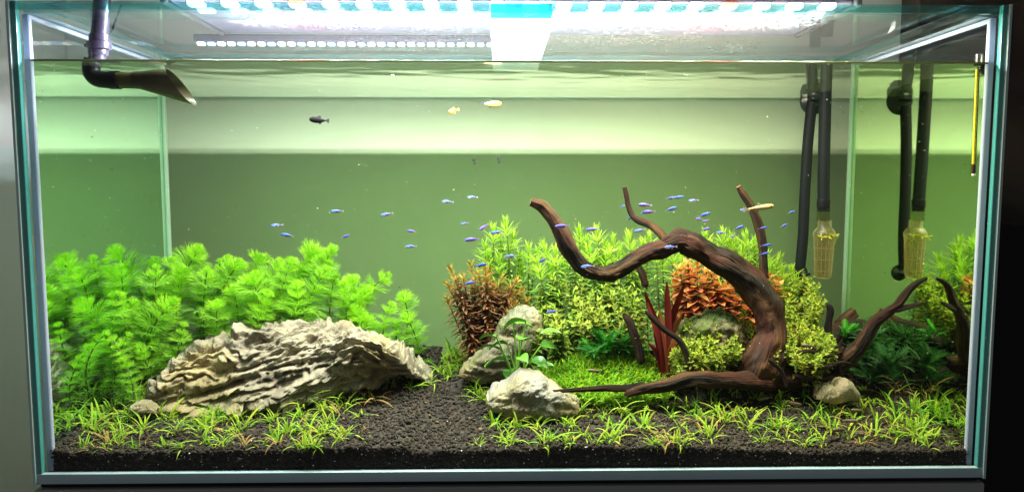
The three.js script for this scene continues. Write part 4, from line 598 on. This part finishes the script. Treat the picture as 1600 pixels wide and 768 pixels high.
{
  const z = -0.212, t = thing('filter_intake', 'dark intake pipe with clear amber strainer hanging in the back right corner', 'filter pipe');
  pipe('pipe', [[1291, 96], [1290, 160], [1288, 250], [1287, 330]], z, 9, DARK, t, 20);
  ringOn('connector', 1287, 311, 324, z, 10, BLACK, t);
  const amber = pane(0.80, 0.70, 0.46, 1.45, { roughness: 0.45 }), clear = pane(0.75, 0.74, 0.62, 1.45, { roughness: 0.1 });
  ringOn('sleeve', 1287, 322, 345, z, 10.2, clear, t);
  const b = at(1286, 434, z), k = pxSize(1, z), prof = [[0.1, 0], [9, 0], [11.5, 2], [12.5, 10], [14.6, 52], [15.6, 64], [16.5, 66], [16.5, 72], [13, 78], [10, 80], [9.6, 92]].map((p) => new THREE.Vector2(p[0] * k, p[1] * k));
  const basket = part('strainer', new THREE.LatheGeometry(prof, 28), amber, t, b);
  for (let i = 0; i < 14; i++) { const a = i / 14 * Math.PI * 2, m = new MB(); m.tube([V(Math.cos(a) * 12.4 * k, 5 * k, Math.sin(a) * 12.4 * k), V(Math.cos(a) * 15 * k, 58 * k, Math.sin(a) * 15 * k)], [0.5 * k, 0.5 * k], 5); part('rib', m.geo(), pane(0.70, 0.60, 0.34, 1.45, { roughness: 0.6 }), basket); }
  for (const h of [12, 30, 48]) part('rib', new THREE.TorusGeometry((12.8 + h * 0.04) * k, 0.45 * k, 6, 28).rotateX(Math.PI / 2).translate(0, h * k, 0), pane(0.70, 0.60, 0.34, 1.45, { roughness: 0.6 }), basket);
  for (let i = 0; i < 9; i++) { const g = whorl(4, 0.007, 0.002, 0.6, 0.2); const w = part('caught_leaf', g, leafy(0.42, 0.44, 0.05), basket, V(rr(-12, 12) * k, rr(60, 68) * k, 14 * k)); w.rotation.set(rr(-1, 1), rr(0, 6), rr(-1, 1)); }
}
{
  const z = -0.252, t = thing('hose', 'dark hose running down the back glass left of the intake pipe', 'hose');
  pipe('tube', [[1273, 98], [1270, 150], [1263, 220], [1258, 300], [1255, 370], [1249, 432]], z, 8, DARK, t, 18);
  const cup = (px, py, r, name, label) => { const k = pxSize(1, -0.258), c = thing(name, label, 'suction cup', at(px, py, -0.258)); const prof = [[0.1, -2], [r * 0.96, -2], [r, 0], [r * 0.9, 3], [r * 0.62, 7], [r * 0.42, 9], [r * 0.42, 15], [0.1, 15.5]].map((p) => new THREE.Vector2(p[0] * k, p[1] * k)); part('cup', new THREE.LatheGeometry(prof, 32).rotateX(Math.PI / 2), std(0.012, 0.020, 0.018, 0.3), c); part('clip', new THREE.TorusGeometry(8.5 * k, 2 * k, 8, 24, 4.6).rotateX(Math.PI / 2).translate(0, 0, 14 * k), DARK, c); return c; };
  cup(1271, 158, 21, 'suction_cup', 'round black suction cup holding the hose high on the back glass'); cup(1250, 426, 13, 'suction_cup', 'small black suction cup at the lower end of the hose');
}
{
  const z = -0.017, t = thing('thermometer', 'thin glass thermometer with yellow scale hanging inside the right front corner', 'thermometer');
  const tubeOf = (name, a, b, r, mat) => pipe(name, [a, [(a[0] + b[0]) / 2, (a[1] + b[1]) / 2], b], z, r, mat, t, 14);
  tubeOf('tube', [1529, 96], [1522, 274], 4.6, pane(0.93, 0.96, 0.86, 1.4));
  tubeOf('scale', [1527.5, 108], [1521.5, 256], 2.1, std(0.72, 0.56, 0.01, 0.5));
  tubeOf('capillary', [1531, 110], [1525, 256], 0.8, std(0.05, 0.05, 0.03, 0.5));
  tubeOf('bulb', [1522.6, 257], [1522, 271], 3.0, std(0.035, 0.003, 0.004, 0.3)); tubeOf('end_cap', [1522, 271], [1522, 274], 2.6, std(0.8, 0.8, 0.75, 0.4));
  for (let i = 0; i < 16; i++) { const a = at(lerp(1527.3, 1521.9, i / 15), lerp(116, 250, i / 15), z); part('tick', new THREE.BoxGeometry(i % 5 ? 0.0013 : 0.0022, 0.0003, 0.0003), BLACK, t, V(a.x + 0.0002, a.y, z + 0.0013)); }
  ringOn('cap', 1530, 84, 101, z, 5.5, pane(0.85, 0.85, 0.80, 1.4, { roughness: 0.2 }), t); ringOn('collar', 1531, 98, 102, z, 8, BLACK, t);
  const k = pxSize(1, z), c = thing('suction_cup', 'small black suction cup holding the thermometer under the waterline', 'suction cup', at(1540, 108, z)); part('cup', new THREE.LatheGeometry([[0.1, 0], [9, 0], [8, 3], [3.5, 7], [3.5, 10], [0.1, 10]].map((p) => new THREE.Vector2(p[0] * k, p[1] * k)), 20).rotateZ(Math.PI / 2), std(0.01, 0.01, 0.012, 0.3), c);
  const h = thing('wire_hook', 'small bent grey wire hook at the waterline by the left glass', 'hook'); pipe('wire', [[40, 94], [44, 97], [46, 105], [46, 116], [43, 124], [40, 127]], -0.014, 2, std(0.22, 0.2, 0.1, 0.4), h, 8);
  const tg = at(1393, 42, -0.12); const sh = new THREE.Shape(); sh.moveTo(-0.003, -0.007); sh.lineTo(0.004, -0.002); sh.lineTo(0.0045, 0.007); sh.lineTo(0.0015, 0.0055); sh.closePath();
  tag(part('paper_tag', new THREE.ExtrudeGeometry(sh, { depth: 0.0004, bevelEnabled: false }), std(0.85, 0.84, 0.9, 0.8), scene, V(tg.x, tg.y, -0.12)), 'small white paper scrap hanging above the water at the right', 'paper tag');
  const N = 150, im = shade(new THREE.InstancedMesh(new THREE.IcosahedronGeometry(1, 0), std(1, 1, 1, 0.8), N)), M = new THREE.Matrix4(), Q = new THREE.Quaternion(), E = new THREE.Euler(); im.name = 'floating_scraps';
  for (let i = 0; i < N; i++) { const c = pick([-0.17, 0.08, 0.2, 0.26, 0.3, 0.4, -0.34, 0.22]), x = i < 60 ? rr(-XI + 0.01, XI - 0.01) : clamp(c + rr(-0.03, 0.03) * rr(0, 1), -XI + 0.01, XI - 0.01), r = rr(0.0004, 0.0013); M.compose(V(x, WY + 0.0004, rr(-0.013, -0.0095)), Q.setFromEuler(E.set(0, rr(0, 6), rr(-0.2, 0.2))), V(r * rr(1, 3), r * 0.5, r)); im.setMatrixAt(i, M); im.setColorAt(i, pick([C(0.6, 0.55, 0.08), C(0.7, 0.7, 0.6), C(0.45, 0.5, 0.05), C(0.75, 0.55, 0.2)])); }
  scene.add(im); tag(im, 'yellow and pale scraps floating along the waterline', null, null, 'stuff');
  const sp = shade(new THREE.InstancedMesh(new THREE.IcosahedronGeometry(1, 0), std(0.8, 0.85, 0.7, 0.7), 320)); sp.name = 'floating_specks';
  for (let i = 0; i < 320; i++) { const r = rr(0.00012, 0.00034) * (rnd() < 0.08 ? 1.6 : 1); M.compose(V(rr(-0.43, 0.43), rr(0.1, WY - 0.004), rr(ZB + 0.006, -0.014)), Q.setFromEuler(E.set(rr(0, 6), rr(0, 6), 0)), V(r, r * rr(0.6, 2), r)); sp.setMatrixAt(i, M); }
  scene.add(sp); tag(sp, 'tiny pale specks drifting in the tank water', null, null, 'stuff');
  const gs = shade(new THREE.InstancedMesh(new THREE.IcosahedronGeometry(1, 1), std(1, 1, 1, 0.9), 420)); gs.name = 'glass_spots';
  for (let i = 0; i < 420; i++) { const back = i < 300, r = rr(0.00018, 0.0006), c = rnd(); M.compose(back ? V(rr(-0.43, 0.43), lerp(0.08, WY - 0.002, rnd()), ZB + 0.0007) : V((i % 2 ? -1 : 1) * (XI - 0.0006), rr(0.06, WY - 0.002), rr(ZB + 0.01, -0.02)), Q.setFromEuler(E.set(0, back ? 0 : Math.PI / 2, rr(0, 6))), V(r * rr(0.7, 2.2), r * rr(0.7, 1.6), 0.0002)); gs.setMatrixAt(i, M); gs.setColorAt(i, c < 0.5 ? C(0.10, 0.14, 0.04) : c < 0.8 ? C(0.42, 0.48, 0.30) : C(0.05, 0.06, 0.03)); }
  scene.add(gs); tag(gs, 'small algae spots and flecks on the inner glass', null, null, 'stuff');
}
// ------------------------------------------------------------------ fish (head towards -x, length 1 before the tail fin)
function fishBody(prof, flat, from = 0, to = 1, a0 = 0, a1 = Math.PI * 2, grow = 1, NS = 26, NA = 20) {   // prof(s) -> [centre y, half height]
  const m = new MB(), full = a1 - a0 > 6.2; let last;
  for (let i = 0; i <= NS; i++) { const s = lerp(from, to, i / NS), [cy, h] = prof(s), ring = []; for (let j = 0; j <= NA; j++) { const a = lerp(a0, a1, j / NA); ring.push(m.v(s - 0.5, cy + Math.sin(a) * h * grow, Math.cos(a) * h * flat * grow)); } if (last) for (let j = 0; j < NA; j++) m.q(last[j], last[j + 1], ring[j + 1], ring[j]); last = ring; }
  return m.geo();
}
const slim = (s) => [0.01 * Math.sin(s * 3), 0.002 + 0.145 * Math.pow(Math.sin(Math.PI * Math.pow(clamp(s * 0.93 + 0.035, 0, 1), 0.72)), 0.85)];
const deep = (s) => [-0.02 * Math.sin(s * 3), 0.002 + 0.19 * Math.pow(Math.sin(Math.PI * Math.pow(clamp(s * 0.90 + 0.05, 0, 1), 0.70)), 0.9)];
function finGeo(pts, t = 0.006) { const sh = new THREE.Shape(); pts.forEach((p, k) => k ? sh.lineTo(...p) : sh.moveTo(...p)); return new THREE.ExtrudeGeometry(sh, { depth: t, bevelEnabled: false }).translate(0, 0, -t / 2); }
const tailGeo = finGeo([[0.47, 0.02], [0.56, 0.05], [0.70, 0.125], [0.655, 0.0], [0.70, -0.125], [0.56, -0.05], [0.47, -0.02]]), dorsal = finGeo([[-0.02, 0.11], [0.05, 0.20], [0.13, 0.19], [0.11, 0.09]]), anal = finGeo([[0.08, -0.10], [0.16, -0.19], [0.30, -0.12], [0.30, -0.06]]);
const eyeGeo = new THREE.SphereGeometry(0.03, 12, 8);
const FIN = (r, g, b) => leafy(r, g, b, 0.6);
function addFish(t, o) {
  part('body', fishBody(o.prof, o.flat), o.body, t);
  for (const [name, from, to, a0, a1, mat] of o.bands ?? []) { part(name, mergeGeometries([fishBody(o.prof, o.flat, from, to, a0, a1, 1.035, 20, 6), fishBody(o.prof, o.flat, from, to, Math.PI - a1, Math.PI - a0, 1.035, 20, 6)]), mat, t); }
  part('tail_fin', o.tail ?? tailGeo, o.fin, t); part('dorsal_fin', o.dorsal ?? dorsal, o.fin, t); part('anal_fin', o.anal ?? anal, o.fin, t);
  const [cy, h] = o.prof(0.11); for (const s of [-1, 1]) part('eye', eyeGeo, BLACK, t, V(-0.39, cy + h * 0.2, s * h * o.flat * 0.82));
}
{
  const neon = new THREE.Group(), blue = std(0.02, 0.11, 0.85, 0.45), violet = std(0.07, 0.06, 0.75, 0.45);
  addFish(neon, { prof: slim, flat: 0.5, body: std(0.10, 0.10, 0.16, 0.35), fin: FIN(0.45, 0.40, 0.42), bands: [['blue_stripe', 0.04, 0.92, -0.15, 1.05, blue], ['red_flank', 0.45, 0.97, -1.15, -0.25, std(0.40, 0.03, 0.05, 0.4)], ['silver_belly', 0.1, 0.45, -1.2, -0.25, std(0.42, 0.42, 0.5, 0.3)]] });
  const neon2 = new THREE.Group();
  addFish(neon2, { prof: slim, flat: 0.5, body: std(0.12, 0.08, 0.20, 0.35), fin: FIN(0.45, 0.35, 0.42), bands: [['blue_stripe', 0.04, 0.92, -0.2, 1.05, violet], ['red_flank', 0.35, 0.97, -1.15, -0.3, std(0.36, 0.03, 0.09, 0.4)]] });
  // photo x, y, length in photo pixels, tilt (degrees, head up positive), heading (1 left, -1 right), z, violet kind
  const list = [[525, 330, 20, -4, 1, -0.10], [431, 352, 19, -5, 1, -0.11], [447, 367, 20, 8, 1, -0.10], [603, 335, 20, -14, 1, -0.12], [540, 369, 14, 22, -1, -0.14, 1], [642, 361, 15, 5, 1, -0.13, 1], [641, 385, 18, -4, 1, -0.11], [698, 315, 20, 2, 1, -0.12], [737, 308, 18, 0, 1, -0.14], [725, 349, 13, -8, 1, -0.16], [755, 355, 18, -35, 1, -0.15, 1], [775, 363, 20, -5, 1, -0.13], [736, 374, 23, -8, 1, -0.10, 1], [752, 414, 21, 12, -1, -0.12], [797, 400, 19, -3, 1, -0.14], [847, 407, 15, 28, -1, -0.15, 1], [734, 442, 20, 10, -1, -0.15], [877, 353, 23, -5, 1, -0.10, 1], [917, 416, 22, -6, 1, -0.10], [925, 358, 21, -6, 1, -0.11, 1], [973, 322, 10, 30, -1, -0.15], [1007, 320, 23, 2, 1, -0.11, 1], [1012, 331, 22, -8, 1, -0.11, 1], [985, 341, 12, 20, -1, -0.17], [999, 360, 19, -12, 1, -0.12], [1050, 326, 19, 14, -1, -0.13], [1050, 309, 17, 8, -1, -0.15], [1061, 308, 18, 6, -1, -0.14], [1083, 313, 16, -4, 1, -0.15], [1102, 335, 20, 18, -1, -0.14], [1092, 342, 12, 5, 1, -0.17, 1], [1103, 345, 10, -20, 1, -0.16, 1], [1104, 358, 16, 18, -1, -0.14, 1], [1126, 363, 15, 0, 1, -0.16], [1145, 369, 10, -10, 1, -0.18, 1], [1156, 355, 17, 22, -1, -0.14], [1163, 328, 17, 0, 1, -0.15], [1193, 356, 16, 8, -1, -0.15], [1198, 383, 17, 10, -1, -0.14], [1196, 396, 16, 10, -1, -0.15], [1226, 352, 13, 20, -1, -0.16], [1238, 331, 14, 18, -1, -0.17], [862, 487, 20, -6, 1, -0.12], [1047, 386, 22, -4, 1, -0.10], [986, 402, 9, 30, -1, -0.16]];
  const where = (x, y) => x < 460 ? 'above the tallest feathery weeds' : x < 560 ? 'right of the feathery weeds' : x < 660 ? 'in open water above the path' : y > 430 ? 'low beside the weeds' : x < 800 ? (y > 385 ? 'near the red brown weeds' : 'left of the driftwood arm') : x < 860 ? 'below the driftwood arm tip' : x < 945 ? 'close by the driftwood arm' : x < 1020 ? 'around the thin bent branch' : x < 1075 ? 'above the peak of the arch' : x < 1130 ? 'right of the arch peak' : x < 1180 ? 'left of the upright branch' : x < 1210 ? 'crossing the upright branch' : 'right of the upright branch';
  list.forEach(([x, y, l, tilt, dir, z, kind], k) => {
    const t = (kind ? neon2 : neon).clone(); t.name = numbered('neon_fish'); const L = pxSize(l, z) * 0.84; t.scale.setScalar(L); t.position.copy(at(x, y, z));
    t.rotation.set(rr(-0.25, -0.05), (dir > 0 ? 0 : Math.PI) + rr(-0.3, 0.3), 0, 'YXZ'); t.rotation.z = -tilt * Math.PI / 180;
    scene.add(t); tag(t, (l < 13 ? 'tiny ' : l < 18 ? 'small ' : '') + (kind ? 'violet' : 'bright blue') + ' striped neon fish swimming ' + (dir > 0 ? 'left ' : 'right ') + (Math.abs(tilt) > 15 ? 'on a slant ' : '') + where(x, y), 'fish', 'neon striped fish in the shoal');
  });
}
const MOLLYTAIL = finGeo([[0.42, 0.03], [0.52, 0.06], [0.68, 0.16], [0.71, 0.0], [0.68, -0.16], [0.52, -0.06], [0.42, -0.03]]);
const MD = finGeo([[-0.08, 0.15], [0.02, 0.27], [0.20, 0.25], [0.18, 0.12]]), MA = finGeo([[0.06, -0.16], [0.12, -0.27], [0.24, -0.22], [0.24, -0.10]]);
function molly(px, py, l, z, body, fin, label, tilt, yaw, bands) { const t = thing('molly_fish', label, 'fish', at(px, py, z)); addFish(t, { prof: deep, flat: 0.5, body, fin, tail: MOLLYTAIL, dorsal: MD, anal: MA, bands }); t.scale.setScalar(pxSize(l, z) * 0.82); t.rotation.set(0, yaw, tilt, 'YXZ'); return t; }
molly(496, 187, 30, -0.11, std(0.003, 0.003, 0.005, 0.6, { specularIntensity: 0.2 }), std(0.004, 0.004, 0.006, 0.7), 'black fish swimming left high in the open water', -0.08, 0.25);
molly(708, 173, 25, -0.13, std(0.55, 0.32, 0.06, 0.5), FIN(0.75, 0.6, 0.3), 'pale yellow fish turned towards the viewer, heading down', 0.25, 0.9, [['orange_flank', 0.1, 0.5, -1.2, 0.2, std(0.75, 0.38, 0.10, 0.5)]]);
molly(770, 162, 32, -0.14, std(0.55, 0.36, 0.09, 0.5), FIN(0.12, 0.12, 0.14), 'pale yellow fish swimming right just beneath the surface', 0.0, Math.PI);
{
  const t = thing('spotted_fish', 'slender speckled brown fish hovering in front of the upright branch', 'fish', at(1189, 324, -0.13));
  const sp = noiseTexture(256, 256, (u, v) => { const a = noise(u * 40, v * 40, 3) > 0.22; return a ? [0.12, 0.09, 0.06] : [0.72, 0.62, 0.42]; }, true);
  const prof = (s) => [0, 0.002 + 0.105 * Math.pow(Math.sin(Math.PI * Math.pow(clamp(s * 0.9 + 0.05, 0, 1), 0.6)), 0.8)];
  const g = fishBody(prof, 0.75), uv = []; for (let i = 0; i < g.attributes.position.count; i++) uv.push(g.attributes.position.getX(i) * 0.6, g.attributes.position.getY(i) * 1.2); g.setAttribute('uv', new THREE.Float32BufferAttribute(uv, 2));
  addFish(t, { prof, flat: 0.75, body: std(0.6, 0.5, 0.34, 0.5), fin: FIN(0.5, 0.42, 0.3) }); t.children[0].geometry = g; t.children[0].material = std(1, 1, 1, 0.5, { map: sp });
  t.scale.setScalar(pxSize(50, -0.13) * 0.8); t.rotation.set(-0.1, Math.PI, -0.12, 'YXZ');
}
{
  const prof = (s) => [0, 0.002 + 0.13 * Math.pow(Math.sin(Math.PI * Math.pow(clamp(s * 0.9 + 0.06, 0, 1), 0.62)), 0.8)], proto = new THREE.Group();
  addFish(proto, { prof, flat: 0.7, body: std(0.12, 0.085, 0.055, 0.5), fin: FIN(0.22, 0.15, 0.10) });
  for (const [x, y, l, w, d] of [[930, 579, 27, 'over the green carpet', 1], [1240, 630, 30, 'left of the small tan stone', -1], [1305, 623, 38, 'over the soil just below the tan stone', -1], [1340, 641, 30, 'right of and below the tan stone', 1], [1328, 657, 28, 'among the tufts below the forked branch', -1], [1312, 671, 30, 'between grass tufts at the lower right', 1], [1262, 540, 30, 'in front of the spilling yellow green cushion', 1], [1196, 622, 24, 'under the foot of the trunk', 1]]) {
    const z = y < 560 ? -0.078 : y < 600 ? -0.10 : Math.min(ground(x, y + 10).z + 0.006, -0.02), t = proto.clone(); t.name = numbered('brown_fish'); t.position.copy(at(x, y, z)); t.scale.setScalar(pxSize(l, z) * 0.8); t.rotation.set(0, d > 0 ? 0.2 : Math.PI - 0.3, rr(-0.12, 0.12), 'YXZ'); scene.add(t); tag(t, 'small dusky brown fish hovering ' + w, 'fish', 'dusky fish near the bottom');
  }
  for (const [x, y, w] of [[741, 250, 'left of the two'], [779, 248, 'right of the two']]) {
    const t = thing('snail', 'tiny dark snail on the back glass, ' + w, 'snail', at(x, y, ZB + 0.004), 'dark snails on the back glass'), m = new MB(), pts = [], rs = []; for (let k = 0; k <= 40; k++) { const a = k / 40 * Math.PI * 5, r = 0.0021 * Math.exp(-a * 0.11); pts.push(V(Math.cos(a) * r, Math.sin(a) * r, a * 0.00012)); rs.push(0.0013 * Math.exp(-a * 0.11)); }
    m.tube(pts, rs, 8); part('shell', m.geo(), std(0.02, 0.022, 0.018, 0.4), t); part('foot', new THREE.SphereGeometry(0.0016, 12, 8).scale(0.9, 1.7, 0.6), std(0.03, 0.03, 0.025, 0.6), t, V(0.0008, -0.0032, 0.0004));
  }
  const lf = thing('fallen_leaf', 'small tan leaf caught among the needle weeds under the driftwood dip', 'leaf', at(957, 392, -0.19)); part('blade', leafShape(0.009, 0.006, 0.4, 0.2).rotateZ(0.5).rotateY(0.6), leafy(0.55, 0.42, 0.12), lf);
}
renderer.render(scene, camera);
